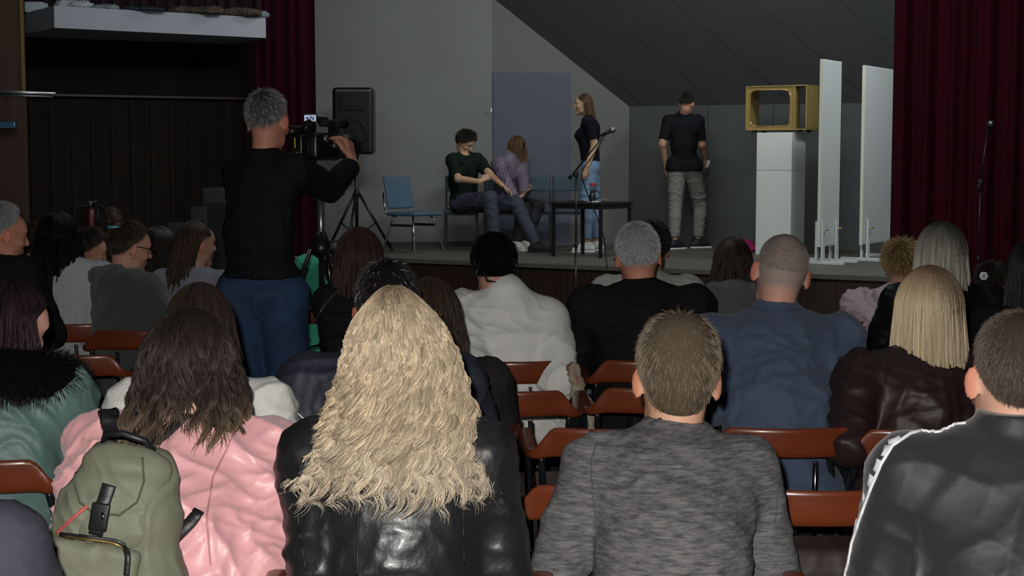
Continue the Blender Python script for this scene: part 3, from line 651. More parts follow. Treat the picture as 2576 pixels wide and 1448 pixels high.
# dark panelled wall behind the balcony
wd = norm(V(.892, .452, 0)); wn = norm(V(wd[1], -wd[0], 0)); W0 = V(-2.2, 16.42, 0); W1 = W0 - wd * 3.6; LZ = 2.22
b = MB(); b.slab([W1, W0, W0 + Z3 * LZ, W1 + Z3 * LZ], wn, .12); wl = struct('wall_left_panelled', b, M_wood_wall)
b = MB(); b.slab([W1 + wn * .03 + Z3 * LZ, W0 + wn * .03 + Z3 * LZ, W0 + wn * .03 + Z3 * 5.2, W1 + wn * .03 + Z3 * 5.2], wn, .15); struct('wall_left_upper', b, M_wood_up)
b = MB(); b.box(((W0 + W1) / 2 + wn * .05)[:2].tolist() + [LZ], (3.6, .05, .02), [wd, -wn, Z3]); struct('trim_4', b, mat('ledge_brown', (.05, .025, .015), .4))
b = MB()
for i in range(18): b.box(W1 + wd * (.1 + i * .2) + wn * .006 + Z3 * 1.1, (.022, .02, 2.2), [wd, -wn, Z3])
struct('trim_5', b, mat('batten_brown', (.014, .009, .006), .7, spec=.12))
# nearer brown wall on the left with its brass edge
b = MB(); xe = PX(55, 100, 10)[0]; b.box(((xe - 7.6) / 2, 10.03, 2.6), (7.6 + xe, .06, 5.4)); struct('wall_left', b, M_pillar)
b = MB(); b.box((xe + .004, 9.995, (PX(0, 240, 10)[2] + 5.2) / 2), (.016, .02, 5.2 - PX(0, 240, 10)[2])); struct('trim_6', b, M_brass)
# balcony
C0, C1, C2 = V(-2.45, 15.2, 0), V(-4.21, 14.05, 0), V(-4.86, 14.95, 0); zt, zb = 2.985, 2.785
b = MB(); wx = lambda p: W0 + wd * np.dot(p - W0, wd) - wn * .01
b.slab([p + Z3 * zt for p in (C1, C0, wx(C0), wx(C2), C2)], Z3, zt - zb); struct('balcony_slab', b, M_band); bpy.data.objects['balcony_slab'].name = 'trim_7'
# ---------------- curtains ----------------
def curtain(name, pts, z0, z1, m, label, amp=.045, per=.13, th=.012, seed=1):
    r = random.Random(seed); P0 = [np.array(p, float) for p in pts]; seg = [np.linalg.norm(P0[i + 1] - P0[i]) for i in range(len(P0) - 1)]; L = sum(seg); n = int(L / .012); line = []
    for i in range(n + 1):
        t = L * i / n; j = 0
        while j < len(seg) - 1 and t > seg[j]: t -= seg[j]; j += 1
        d = norm(P0[j + 1] - P0[j]); line.append((P0[j] + d * t, V(d[1], -d[0]), L * i / n))
    nz = 16; v = []; ph = [r.random() * 6 for _ in range(6)]
    for s_ in (0, 1):
        for i, (p, nn, t) in enumerate(line):
            for k in range(nz + 1):
                z = z0 + (z1 - z0) * k / nz; u = 1 - k / nz
                o = amp * (.6 + .5 * u) * (math.sin(t / per * 6.283 + ph[0] + .8 * math.sin(t * 3 + ph[1]) + .25 * u * math.sin(t * 9)) + .35 * math.sin(t / per * 15 + ph[2])) + .02 * u * math.sin(t * 2.2 + ph[3])
                q = p + nn * (o - s_ * th); v.append((q[0], q[1], z))
    n1 = len(line); f = []; st = n1 * (nz + 1)
    for i in range(n1 - 1):
        for k in range(nz):
            a = i * (nz + 1) + k; q = (a, a + nz + 1, a + nz + 2, a + 1); f.append(q); f.append(tuple(x + st for x in q[::-1]))
    for k in range(nz):
        for a in (k, (n1 - 1) * (nz + 1) + k): f.append((a, a + 1, a + 1 + st, a + st))
    for i in range(n1 - 1):
        for k in (0, nz): a = i * (nz + 1) + k; f.append((a, a + nz + 1, a + nz + 1 + st, a + st))
    o = mesh_np(name, v, np.array(f), m); return tag(o, label, 'curtain')
M_curt = mat('burgundy_velvet', (.034, .0018, .006), .95, spec=.1, bump=(90, .2, .002), var=(8, .4, (.024, .0014, .0045)))
M_curt2 = mat('wine_velvet', (.020, .0008, .007), .95, spec=.1, bump=(90, .2, .002))
curtain('stage_curtain', [(-2.62, 15.5), (-2.06, 15.82)], .1, 5.15, M_curt2, 'narrow wine-red stage curtain beside the black loudspeaker', seed=4, amp=.035)
curtain('stage_curtain', [(3.245, 13.0), (5.5, 11.7)], .05, 5.15, M_curt, 'wide burgundy stage curtain behind the second microphone stand', seed=2, per=.24, amp=.06)
curtain('balcony_curtain', [(-4.9, 14.75), (-2.5, 15.55)], 3.0, 5.15, mat('very_dark_wine', (.012, .002, .005), .9), 'very dark wine curtain hanging above the white balcony edge', seed=7, amp=.03)
# things on the balcony and left wall
M_paper = mat('pale_paper', (.42, .45, .48), .8); M_sack = mat('brown_sacking', (.075, .05, .035), .9, bump=(60, .4, .004)); M_greyc = mat('grey_cloth_bundle', (.2, .23, .25), .85, bump=(30, .4, .01))
def blob(name, label, cat, pix, Y, z0, m, hgt, depth=.25, fold=.012, group=None, seed=1):
    x0, x1 = PX(pix[0], 0, Y)[0], PX(pix[1], 0, Y)[0]; F = Field(.012); r = random.Random(seed); n = max(2, int((x1 - x0) / .12))
    for i in range(n):
        t = (i + .5) / n; F.ell((x0 + (x1 - x0) * t, Y + .12 + r.uniform(-.02, .02), z0 + hgt * .36), ((x1 - x0) / n * .8, depth / 2, hgt * r.uniform(.42, .62)), k=.04)
    F.cut((0, 0, z0 + .001), (0, 0, -1)); v, f = F.mesh(); v = folds(v, f, fold, seed, 1.6); v[:, 2] = np.maximum(v[:, 2], z0)
    return tag(mesh_np(name, v, f, m), label, cat, group)
b = MB(); p0, p1 = PX(57, 12, 14.6), PX(102, 30, 14.6); b.box(((p0[0] + p1[0]) / 2, 14.75, zt + .05), (p1[0] - p0[0], .2, .10), bev=.006); tag(b.build('box', M_paper), 'pale box standing by the left end of the balcony', 'box')
blob('paper_bundle', 'pale crumpled paper bundle on the balcony corner', 'bundle', (138, 215), 14.3, zt, M_paper, .09, seed=2)
blob('cloth_bag', 'grey cloth bag beside the pale paper bundle on the balcony', 'bag', (224, 282), 14.35, zt, M_greyc, .055, seed=3)
blob('folded_sheet', 'dark teal folded sheet lying along the balcony edge', 'sheet', (296, 402), 14.45, zt, mat('teal_cloth', (.015, .04, .055), .8), .03, seed=4)
blob('sack', 'brown sack lying mid balcony edge beside the teal sheet', 'sack', (425, 542), 14.75, zt, M_sack, .07, seed=5)
blob('sack', 'lighter brown sack at the curtain end of the balcony edge', 'sack', (556, 640), 15.0, zt, M_sack, .095, seed=6)
blob('cloth_roll', 'small grey cloth roll at the very end of the balcony', 'roll', (645, 667), 15.1, zt, M_greyc, .08, .12, seed=7)
# blue plate and rail on the left wall
e = empty('wall_plate', PX(22, 314, 9.98), 'small blue plate in a dark frame on the brown wall', 'plate'); c = PX(22, 314, 9.98); bz = lambda p: p - c
b = MB(); b.box((0, 0, 0), (.118, .02, .062), bev=.004); b.build('frame', M_blackm, e)
b = MB(); b.box((-.002, -.012, 0), (.098, .006, .040)); b.build('panel', mat('blue_plate', (.03, .09, .17), .4), e)
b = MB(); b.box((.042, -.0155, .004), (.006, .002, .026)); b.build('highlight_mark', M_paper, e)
a, c = PX(-60, 230, 9.6), PX(140, 236, 9.6); e = empty('wall_rail', c, 'thin polished metal rail sticking out past the brass wall edge', 'rail')
b = MB(); b.tube([a, c], .012, 10); b.tube([a + V(0, 0, -.016), c + V(-.02, 0, -.018)], .006, 8); b.build('rail', M_steel, e, c)
b = MB(); b.tube([PX(20, 233, 9.6), PX(20, 233, 9.99)], .01, 8); b.build('bracket', M_blackm, e, c)
# fire extinguisher
c = V(PX(216, 0, 14.3)[0], 14.3, .92); wp = W0 + wd * np.dot(c - W0, wd) + wn * .10; c = V(wp[0], wp[1], .80)
c = V(PX(216, 0, c[1])[0], c[1], .83)
e = empty('fire_extinguisher', c, 'red fire extinguisher hanging on the dark panelled wall', 'extinguisher')
b = MB(); b.lathe((0, 0, 0), [(.03, 0), (.045, .01), (.047, .03), (.047, .22), (.035, .26), (.016, .275)]); b.build('cylinder', mat('red_enamel', (.07, .004, .005), .35, spec=.6), e)
b = MB(); b.lathe((0, 0, .275), [(.014, 0), (.014, .03), (.018, .035), (.006, .05)]); b.box((.02, 0, .33), (.09, .014, .012)); b.build('valve', M_steel, e)
b = MB(); b.tube([(.02, 0, .30), (.07, -.01, .28), (.075, -.02, .15), (.06, -.03, .05)], .007, 6); b.build('hose', M_black, e)
b = MB(); b.box((0, .055, .13), (.05, .03, .25)); b.build('bracket', M_blackm, e)
P = [PX(x, y, 14.3) + V(0, 0, 0) for x, y in ((232, 532), (250, 528), (285, 524), (318, 524), (338, 535), (350, 560), (352, 600))]
P = [p + (wn * .02 - wn * (np.dot(p - W0, wn))) for p in P]
b = MB(); b.tube(P, .007, 6); tag(b.build('wall_cable', M_black), 'loose black cable arching along the dark panelled wall', 'cable')
# black cabinets behind the camera man
for (x0, x1, y0, y1, Y, lb) in ((500, 566, 472, 700, 13.4, 'tall black loudspeaker cabinet standing beside the dark wall'), (468, 512, 520, 700, 13.3, 'middle black cabinet leaning against the tall loudspeaker cabinet'), (410, 470, 560, 700, 13.2, 'lowest black cabinet at the left end of the black cabinets')):
    z1 = PX(0, y0, Y)[2]; X0, X1 = PX(x0, 0, Y)[0], PX(x1, 0, Y)[0]; e = empty('speaker_cabinet', ((X0 + X1) / 2, Y + .2, 0), lb, 'cabinet', 'black cabinets by the panelled wall')
    b = MB(); b.box((0, 0, z1 / 2), (X1 - X0 - .004, .4, z1), bev=.01); b.build('cabinet_body', M_blackm, e); b = MB(); b.box((0, -.205, z1 * .55), (X1 - X0 - .05, .012, z1 * .7)); b.build('speaker_grille', M_grille, e)
# ---------------- hall chairs ----------------
def make_hall_chair():
    e = empty('wooden_armchair', (0, 0, 0)); path, hs_, ts_, zc = [], [], [], []
    import itertools
    n = 61
    for i in range(n):
        t = -1 + 2 * i / (n - 1); a = abs(t); sg = 1 if t > 0 else -1
        if a < .42: u = a / .42; x, y = .190 * u, -.255 + .040 * u * u
        elif a < .62: u = (a - .42) / .20; th = u * 1.25; x, y = .190 + .050 * math.sin(th), -.215 + .085 * (1 - math.cos(th)) * 1.35
        else: u = (a - .62) / .38; x, y = .238 + .012 * u, -.136 + .29 * u
        k = min(1, max(0, (a - .35) / .20)); k = k * k * (3 - 2 * k)
        path.append((x * sg, y)); hs_.append(.088 * (1 - k) + .024 * k); ts_.append(.013 * (1 - k) + .044 * k); zc.append(.765 * (1 - k) + .722 * k + (.03 * max(0, a - .6)))
    v, f = [], []; m = 12
    for i, (x, y) in enumerate(path):
        a, c = path[max(i - 1, 0)], path[min(i + 1, n - 1)]; d = norm(V(c[0] - a[0], c[1] - a[1], 0)); nn = V(d[1], -d[0], 0); up = norm(Z3 + nn * .12)
        for k in range(m):
            th = 2 * math.pi * k / m; cx = math.copysign(abs(math.cos(th)) ** .55, math.cos(th)); cz = math.copysign(abs(math.sin(th)) ** .55, math.sin(th)); sc = .55 if i in (0, n - 1) else 1
            v.append(V(x, y, zc[i]) + nn * cx * ts_[i] / 2 * sc + up * cz * hs_[i] / 2 * sc)
    for i in range(n - 1):
        for k in range(m): f.append((i * m + k, i * m + (k + 1) % m, (i + 1) * m + (k + 1) % m, (i + 1) * m + k))
    f += [tuple(range(m)), tuple((n - 1) * m + k for k in range(m))]; b = MB(); b.add(v, f, True); o = b.build('backrest', M_wood, e); o['label'] = 'curved brown wooden backrest running into the armrests'
    for s_ in (-1, 1):
        b = MB(); b.tube([(s_ * .205, -.20, .715), (s_ * .20, -.12, .62), (s_ * .195, .16, .02)], .0105, 10); o = b.build('leg', M_tube, e); b2 = MB(); b2.lathe((s_ * .195, .165, 0), [(.014, 0), (.015, .02), (.011, .03)]); b2.build('rubber_foot', M_blackm, o)
        b = MB(); b.tube([(s_ * .225, -.25, .0), (s_ * .236, -.10, .48), (s_ * .241, -.04, .645), (s_ * .242, -.01, .685), (s_ * .242, .04, .700), (s_ * .242, .09, .685), (s_ * .241, .115, .64), (s_ * .225, .23, .0)], .011, 10); b.build('side_frame', M_tube, e)
        b = MB(); b.tube([(s_ * .075, -.245, .71), (s_ * .08, -.22, .58), (s_ * .09, -.17, .445)], .008, 8); b.build('back_tube', M_chrome if s_ > 0 else M_tube, e)
    b = MB(); b.box((0, .01, .435), (.42, .42, .022), bev=.010); b.build('seat', mat('seat_brown', (.10, .025, .012), .4, spec=.5), e)
    for y in (-.17, .12): b = MB(); b.tube([(-.21, y, .405), (.21, y, .405)], .009, 8); b.build('cross_tube', M_tube, e)
    return e
def copy_tree(o, parent=None):
    c = o.copy(); COL.objects.link(c); c.parent = parent
    for ch in o.children: copy_tree(ch, c)
    return c
CH0 = [None]
def hall_chair(x, y, label, rz=0):
    if CH0[0] is None: CH0[0] = make_hall_chair(); o = CH0[0]
    else: o = copy_tree(CH0[0])
    o.location = (x, y, 0); o.rotation_euler = (0, 0, -math.radians(rz)); tag(o, label, 'chair', 'wooden armchairs of the hall rows'); return o
def band(px, Y, label, rz=0):  # a chair whose backrest centre shows at photo column px at distance Y
    return hall_chair(PX(px, 1000, Y)[0], Y + .25, label, rz)
# empty chairs
band(1277, 4.92, 'empty wooden armchair right behind the chair of the woman in the white coat')
band(1546, 4.22, 'empty wooden armchair seen above the chair left of the boy')
band(1538, 3.46, 'empty wooden armchair just left of the boy in the grey jumper')
band(2086, 3.42, 'empty wooden armchair between the boy and the man in the track jacket')
band(1660, 4.98, 'empty wooden armchair directly behind the grey-haired man in black')
band(1548, 6.5, 'empty wooden armchair in front of the grey-haired man with its arm showing left')
band(2132, 7.1, 'empty wooden armchair near the stage left of the pink puffer jacket')
band(165, 5.85, 'empty wooden armchair left of the fleece jacket, its armrest in view')
band(640, 4.25, 'wooden armchair behind the white jumper, partly in view beside the jeans')
# ---------------- stage furniture ----------------
M_blue = mat('blue_grey_upholstery', (.060, .115, .165), .8, bump=(200, .3, .002)); M_blued = mat('teal_blue_upholstery', (.048, .080, .100), .8, bump=(200, .3, .002)); M_bframe = mat('black_frame', (.006, .006, .007), .5)
def pad(name, c, size, R, m, parent, bend=0, h=.008, rad=.018):
    F = Field(h); F.box(c, size, R, rad, .0); v, f = F.mesh()
    if bend: q = (v - np.array(c)) @ np.array(R[0]); v = v + np.array(R[1])[None] * (bend * q * q)[:, None]
    return mesh_np(name, v, f, m, parent)
# chrome chair turned to the right
c = PX(1040, 640, 16.5); c[2] = SZ; e = empty('side_chair', c, 'blue shell side chair on shiny chrome legs beside the loudspeaker stand', 'chair', rz=math.radians(-130))
# local: +y forward
pad('seat', (0, .02, .435), (.44, .43, .045), [V(1, 0, 0), V(0, 1, 0), Z3], M_blue, e, 0, rad=.02)
up = norm(V(0, -.22, 1)); pad('backrest', (0, -.24, .66), (.40, .035, .36), [V(1, 0, 0), norm(np.cross(up, V(1, 0, 0))), up], M_blue, e, .5, rad=.017)
for s_ in (-1, 1):
    b = MB(); b.tube([(s_ * .19, -.27, .66), (s_ * .20, -.235, .47), (s_ * .20, -.20, .425), (s_ * .19, -.12, .41), (s_ * .17, -.02, .41)], .009, 8); b.build('back_bracket', M_chrome, e)
    b = MB(); b.tube([(s_ * .13, -.12, .42), (s_ * .16, -.15, .38), (s_ * .24, -.25, .0)], .0095, 8); b.build('leg', M_chrome, e)
    b = MB(); b.tube([(s_ * .13, .12, .42), (s_ * .16, .15, .38), (s_ * .24, .25, .0)], .0095, 8); b.build('leg', M_chrome, e)
    b = MB(); b.box((s_ * .185, 0, .31), (.018, .32, .026)); b.build('side_bar', M_blackm, e)
def frame_chair(x, Y, label, rz=0, up=True, m=None):
    c = PX(x, 600, Y); c[2] = SZ; e = empty('stacking_chair', c, label, 'chair', 'black-framed chairs in a row on the stage', rz=math.radians(rz)); m = m or M_blued
    pad('seat', (0, 0, .44), (.365, .44, .05), [V(1, 0, 0), V(0, 1, 0), Z3], m, e)
    pad('backrest', (0, .215, .74), (.365, .032, .17), [V(1, 0, 0), V(0, 1, 0), Z3], m, e, -.3, rad=.015)
    for s_ in (-1, 1):
        b = MB(); b.box((s_ * .178, .235, .42), (.022, .022, .84)); b.build('leg', M_bframe, e); b = MB(); b.box((s_ * .178, -.20, .21), (.022, .022, .42)); b.build('leg', M_bframe, e)
    b = MB(); b.box((0, -.20, .405), (.35, .02, .022)); b.box((0, .22, .405), (.35, .02, .022)); b.box((-.178, 0, .405), (.02, .42, .022)); b.box((.178, 0, .405), (.02, .42, .022)); b.build('seat_frame', M_bframe, e); return e
frame_chair(1160, 17.3, 'black-framed chair under the seated man in dark green', 0)
frame_chair(1258, 17.45, 'black-framed chair under the seated girl in lilac', 0)
frame_chair(1346, 17.5, 'empty blue black-framed chair next to the girl in lilac', 0)
frame_chair(1432, 17.5, 'empty blue black-framed chair behind the standing woman', 0)
# table with its corners on the measured feet
A_, Bq, Cq = V(.437, 15.97, 0), V(.767, 16.38, 0), V(.921, 15.70, 0); Dq = Bq + Cq - A_; ctr = (A_ + Dq) / 2; ex = norm(Cq - A_); ey = norm(Bq - A_); TZ = SZ + .575
e = empty('side_table', (ctr[0], ctr[1], SZ), 'small square black table holding the rose and papers', 'table'); off = V(ctr[0], ctr[1], SZ)
b = MB(); h = .03; b.slab([q + Z3 * TZ for q in (A_ - ex * h - ey * h, Cq + ex * h - ey * h, Dq + ex * h + ey * h, Bq - ex * h + ey * h)], Z3, .022); b.build('tabletop', mat('table_black', (.012, .011, .011), .5), e, off)
b = MB()
for p, q in ((A_, Cq), (Cq, Dq), (Dq, Bq), (Bq, A_)): m_ = (p + q) / 2; d = norm(q - p); b.box((m_[0], m_[1], TZ - .045), (np.linalg.norm(q - p), .018, .05), [d, norm(np.cross(Z3, d)), Z3])
b.build('apron', M_bframe, e, off)
for p in (A_, Bq, Cq, Dq): b = MB(); b.box((p[0], p[1], (TZ - .02 + SZ) / 2), (.028, .028, TZ - .02 - SZ), [ex, ey, Z3]); b.build('leg', M_bframe, e, off)
# rose in a dark vase, folder, papers, twig
c = PX(1490, 503, 15.98); c[2] = TZ; vc = c.copy()
e = empty('flower_vase', c, 'dark little vase with handle holding a single rose on the black table', 'vase')
b = MB(); b.lathe((0, 0, 0), [(.028, 0), (.036, .02), (.036, .06), (.026, .09), (.022, .11), (.026, .12)]); b.build('vase_body', mat('dark_ceramic', (.012, .016, .016), .3), e)
b = MB(); b.tube([(.03, 0, .03), (.075, 0, .045), (.085, 0, .085), (.06, 0, .12), (.024, 0, .11)], .006, 6); b.build('handle', M_black, e)
e = empty('rose', c + V(0, 0, .1), 'single pink-red rose standing in the dark vase', 'flower')
b = MB(); b.tube([(0, 0, -.08), (0, 0, .02), (.004, 0, .055)], .003, 6); b.build('stem', mat('stem_green', (.02, .05, .015), .6), e)
b = MB(); M_rose = mat('rose_petals', (.62, .06, .09), .6)
for i in range(14):
    a = i * 2.4; rr = .004 + .026 * (i / 14) ** .8; tl = .3 + .9 * i / 14; cc = V(.004 + rr * math.cos(a), rr * math.sin(a), .085 - .012 * i / 14); vs_, fs = [], []
    o_ = V(math.cos(a), math.sin(a), 0); s__ = V(-math.sin(a), math.cos(a), 0); nn = norm(o_ * math.sin(tl) + Z3 * math.cos(tl)); uu_ = norm(np.cross(s__, nn)); 
    for ring in range(4):
        for k in range(10): th = k * .628; rd = .019 * ring / 3; vs_.append(cc + s__ * rd * math.cos(th) + (Z3 * math.cos(tl * .6) + o_ * math.sin(tl * .6)) * rd * math.sin(th) + o_ * (-.25 * rd * rd / .019 * abs(math.cos(th)) - .0 + .0))
    for ring in range(3):
        for k in range(10): fs.append((ring * 10 + k, ring * 10 + (k + 1) % 10, (ring + 1) * 10 + (k + 1) % 10, (ring + 1) * 10 + k))
    n0 = len(vs_); vs_ += [p - o_ * .0015 for p in vs_]; fs += [tuple(q + n0 for q in f_[::-1]) for f_ in fs]; b.add(vs_, fs, True)
b.build('petals', M_rose, e)
b = MB()
for a, z, l in ((.3, .03, .05), (2.6, .02, .06), (4.2, .035, .05), (5.4, .015, .055), (1.6, .01, .045)):
    d = V(math.cos(a), math.sin(a), .35); s__ = V(-math.sin(a), math.cos(a), 0); p = V(0, 0, z); b.add([p, p + d * l * .35 + s__ * .014, p + d * l * .75 + s__ * .011, p + d * l, p + d * l * .75 - s__ * .011, p + d * l * .35 - s__ * .014, p + d * l * .5 + Z3 * .006, p + d * l * .5 - Z3 * .001], [(0, 1, 6), (1, 2, 6), (2, 3, 6), (3, 4, 6), (4, 5, 6), (5, 0, 6), (1, 0, 7), (2, 1, 7), (3, 2, 7), (4, 3, 7), (5, 4, 7), (0, 5, 7)])
b.build('leaves', mat('leaf_green', (.018, .045, .014), .6), e)
c = PX(1447, 503, 16.1); b = MB(); b.box((c[0], c[1], TZ + .006), (.15, .21, .012), [norm(V(.97, -.2, 0)), norm(V(.2, .97, 0)), Z3], bev=.004); tag(b.build('folder', mat('dark_folder', (.012, .012, .012), .4)), 'thin dark folder lying at the left side of the black table', 'folder')
c = PX(1497, 503, 15.86); b = MB(); b.box((c[0], c[1], TZ + .004), (.11, .15, .006), [norm(V(.9, -.4, 0)), norm(V(.4, .9, 0)), Z3]); b.box((c[0] + .02, c[1] + .01, TZ + .009), (.10, .12, .003), [norm(V(.95, -.2, 0)), norm(V(.2, .95, 0)), Z3]); tag(b.build('papers', mat('note_paper', (.55, .57, .54), .8)), 'white papers lying beside the vase on the black table', 'papers')
c = PX(1521, 500, 15.85); F = Field(.004); r = random.Random(3)
for i in range(9): F.ell((c[0] + r.uniform(-.025, .03), c[1] + r.uniform(-.02, .02), TZ + .012 + r.uniform(0, .012)), (.014, .012, .010), k=.004)
F.cut((0, 0, TZ + .001), (0, 0, -1)); v, f = F.mesh(); tag(mesh_np('dried_flower_head', v, f, mat('dried_petals', (.16, .14, .10), .9)), 'small dried flower head on the right edge of the black table', 'flower')
# pedestal and the hollow television
c = V(PX(1962, 600, 16.35)[0], 16.35, SZ); ag = math.radians(-32); e = empty('display_pedestal', c, 'white two-block pedestal carrying the golden television shell', 'pedestal', rz=ag)
b = MB(); b.box((0, 0, .45), (.40, .40, .90), bev=.004); b.build('lower_block', M_white, e)
b = MB(); b.box((0, 0, 1.105), (.40, .40, .405), bev=.004); b.build('upper_block', M_white, e)
M_gold = mat('gold_paint', (.33, .235, .075), .5, .15, bump=(25, .2, .004), var=(10, .5, (.25, .175, .055)))
PH = 1.312; e = empty('television_shell', (c[0] + .002, c[1] + .01, SZ + PH), 'hollow golden television shell without screen on the white pedestal', 'television', rz=math.radians(-33))
TW, TH, TD = .70, .475, .33; t = .014
def tvbox(name, cc, sz, m=None, bev=.003): b = MB(); b.box(cc, sz, bev=bev); return b.build(name, m or M_gold, e)
tvbox('top_panel', (0, 0, TH - t / 2 + .02), (TW, TD, t)); tvbox('bottom_panel', (0, 0, t / 2 + .02), (TW, TD, t)); tvbox('side_panel', (-TW / 2 + t / 2, 0, TH / 2 + .02), (t, TD, TH - 2 * t)); tvbox('side_panel', (TW / 2 - t / 2, 0, TH / 2 + .02), (t, TD, TH - 2 * t))
fx = -TW / 2 + t; sw_ = .53; y = -TD / 2 + .012
tvbox('divider', (fx + sw_ + .012, y + .06, TH / 2 + .02), (.02, .14, TH - 2 * t))
# front frame with a rounded screen opening
b = MB(); cx, cz, hw, hh = fx + sw_ / 2, TH / 2 + .02, sw_ / 2, TH / 2 - t; n = 64; inn, out = [], []
for i in range(n):
    a = 2 * math.pi * i / n; ca, sa = math.cos(a), math.sin(a); p = 7.0; rr = (abs(ca) ** p + abs(sa) ** p) ** (-1 / p); inn.append(((hw - .034) * ca * rr, (hh - .030) * sa * rr))
    q = 1 / max(abs(ca), abs(sa)); out.append((hw * ca * q, hh * sa * q))
vs_ = []
for (X, Zq), yy in ((out, y), (inn, y), (inn, y + .02), (out, y + .02)) if False else []: pass
for lst, yy in ((out, y), (inn, y), (inn, y + .022), (out, y + .022)): vs_ += [(cx + a_, yy, cz + b_) for a_, b_ in lst]
fs = []
for s_ in range(4):
    for i in range(n): j = (i + 1) % n; q = (s_ + 1) % 4; fs.append((s_ * n + i, s_ * n + j, q * n + j, q * n + i))
b.add(vs_, fs); b.build('screen_frame', M_gold, e)
b = MB(); P = [(cx + a_ * .995, y - .003, cz + b_ * .995) for a_, b_ in inn]; b.tube(P + P[:2], .0045, 6, cap=False); b.build('screen_trim', mat('bright_gold_trim', (.85, .66, .28), .2, 1), e)
b = MB(); xr = TW / 2 - t
for x0 in (-TW / 2 + .09, TW / 2 - .09):
    for y0 in (-.13, .13): b.box((x0, y0, .01), (.04, .04, .02))
b.build('feet', M_blackm, e)
# two white display boards
M_board = mat('white_board', (.56, .585, .58), .65, bump=(40, .08, .002)); M_edge = mat('board_edge', (.62, .60, .50), .6)
def board(px, Y, wdt, z0, z1, label, legs):
    o_ = V(PX(px, 600, Y)[0], Y, 0); d = norm(V(.542, .84, 0)); n = norm(V(-.84, .542, 0)); e = empty('display_board', V(o_[0], o_[1], SZ), label, 'board', 'white display boards on feet')
    off = V(o_[0], o_[1], SZ); b = MB(); c = o_ + d * wdt / 2; b.box((c[0], c[1], (z0 + z1) / 2), (wdt, .028, z1 - z0), [d, n, Z3], bev=.002); b.build('panel', M_board, e, off)
    b = MB(); c = o_ - d * .004; b.box((c[0], c[1], (z0 + z1) / 2), (.008, .032, z1 - z0), [d, n, Z3]); b.build('edge_strip', M_edge, e, off)
    for t_ in legs:
        p = o_ + d * t_; b = MB()
        for s_ in (-1, 1): q = p + n * s_ * .03; b.box((q[0], q[1], SZ + .22), (.055, .022, .40), [d, n, Z3])
        b.build('post', M_board, e, off); b = MB(); q = p; b.box((q[0], q[1], SZ + .018), (.05, .50, .034), [d, n, Z3], bev=.003); b.build('foot', M_board, e, off)
        b = MB(); q = p; b.tube([q - n * .075 + Z3 * (SZ + .34), q + n * .075 + Z3 * (SZ + .34)], .006, 6); b.lathe(q - n * .08 + Z3 * (SZ + .34), [(.012, 0), (.012, .015)], n); b.build('bolt', M_brass, e, off)
board(2060, 14.7, .50, SZ + .17, 2.545, 'narrow-looking white board on feet right beside the pedestal', (.03, .40))
board(2166, 15.1, 1.0, SZ + .17, 2.51, 'wider white board on feet half hidden by the burgundy curtain', (.12, .85))
# loudspeaker on its tripod
sp = V(PX(893, 0, 16.95)[0], 16.95, 0)
e = empty('speaker_tripod', (sp[0], sp[1], SZ), 'black tripod stand carrying the loudspeaker by the wine curtain', 'stand')
b = MB(); b.tube([(0, 0, .12), (0, 0, 1.12)], .02, 10); b.build('pole', M_black, e)
b = MB(); b.lathe((0, 0, .60), [(.028, 0), (.034, .01), (.034, .06), (.028, .08)]); b.lathe((0, 0, .14), [(.026, 0), (.03, .01), (.03, .04), (.026, .05)]); b.build('collar', M_black, e)
for a in (-100, 20, 150):
    a = math.radians(a); d = V(math.cos(a), math.sin(a), 0); b = MB(); b.tube([d * .03 + Z3 * .64, d * .40 + Z3 * .012], .016, 8); b.tube([d * .02 + Z3 * .17, d * .215 + Z3 * .31], .008, 6); o = b.build('leg', M_black, e)
    b = MB(); b.lathe(d * .40, [(.018, 0), (.02, .02), (.017, .035)]); b.build('rubber_foot', M_blackm, o)
z0, z1 = PX(0, 388, 16.95)[2], PX(0, 221, 16.95)[2]; ww = PX(938, 0, 16.8)[0] - PX(835, 0, 16.8)[0]
e = empty('loudspeaker', (sp[0] - .02, sp[1], z0), 'big black loudspeaker on the tripod in front of the grey wall', 'speaker'); H = z1 - z0
F = Field(.01); F.box((0, 0, H / 2), (ww, .36, H), None, .04, 0); v, f = F.mesh(); mesh_np('cabinet_body', v, f, M_black, e)
b = MB(); b.box((0, -.178, H * .5), (ww - .07, .012, H - .09), bev=.012); b.build('speaker_grille', M_grille, e)
b = MB(); b.lathe((0, -.182, H * .33), [(.17, 0), (.165, .008), (.14, .004), (.05, .0)], (0, -1, 0), 32); b.build('woofer', M_grille, e)
b = MB(); b.box((0, -.187, H * .77), (ww - .18, .014, H * .24), bev=.02); b.build('horn', M_grille, e)
b = MB(); b.lathe((.02, 0, -.03), [(.03, 0), (.03, .03)]); b.build('socket', M_black, e)
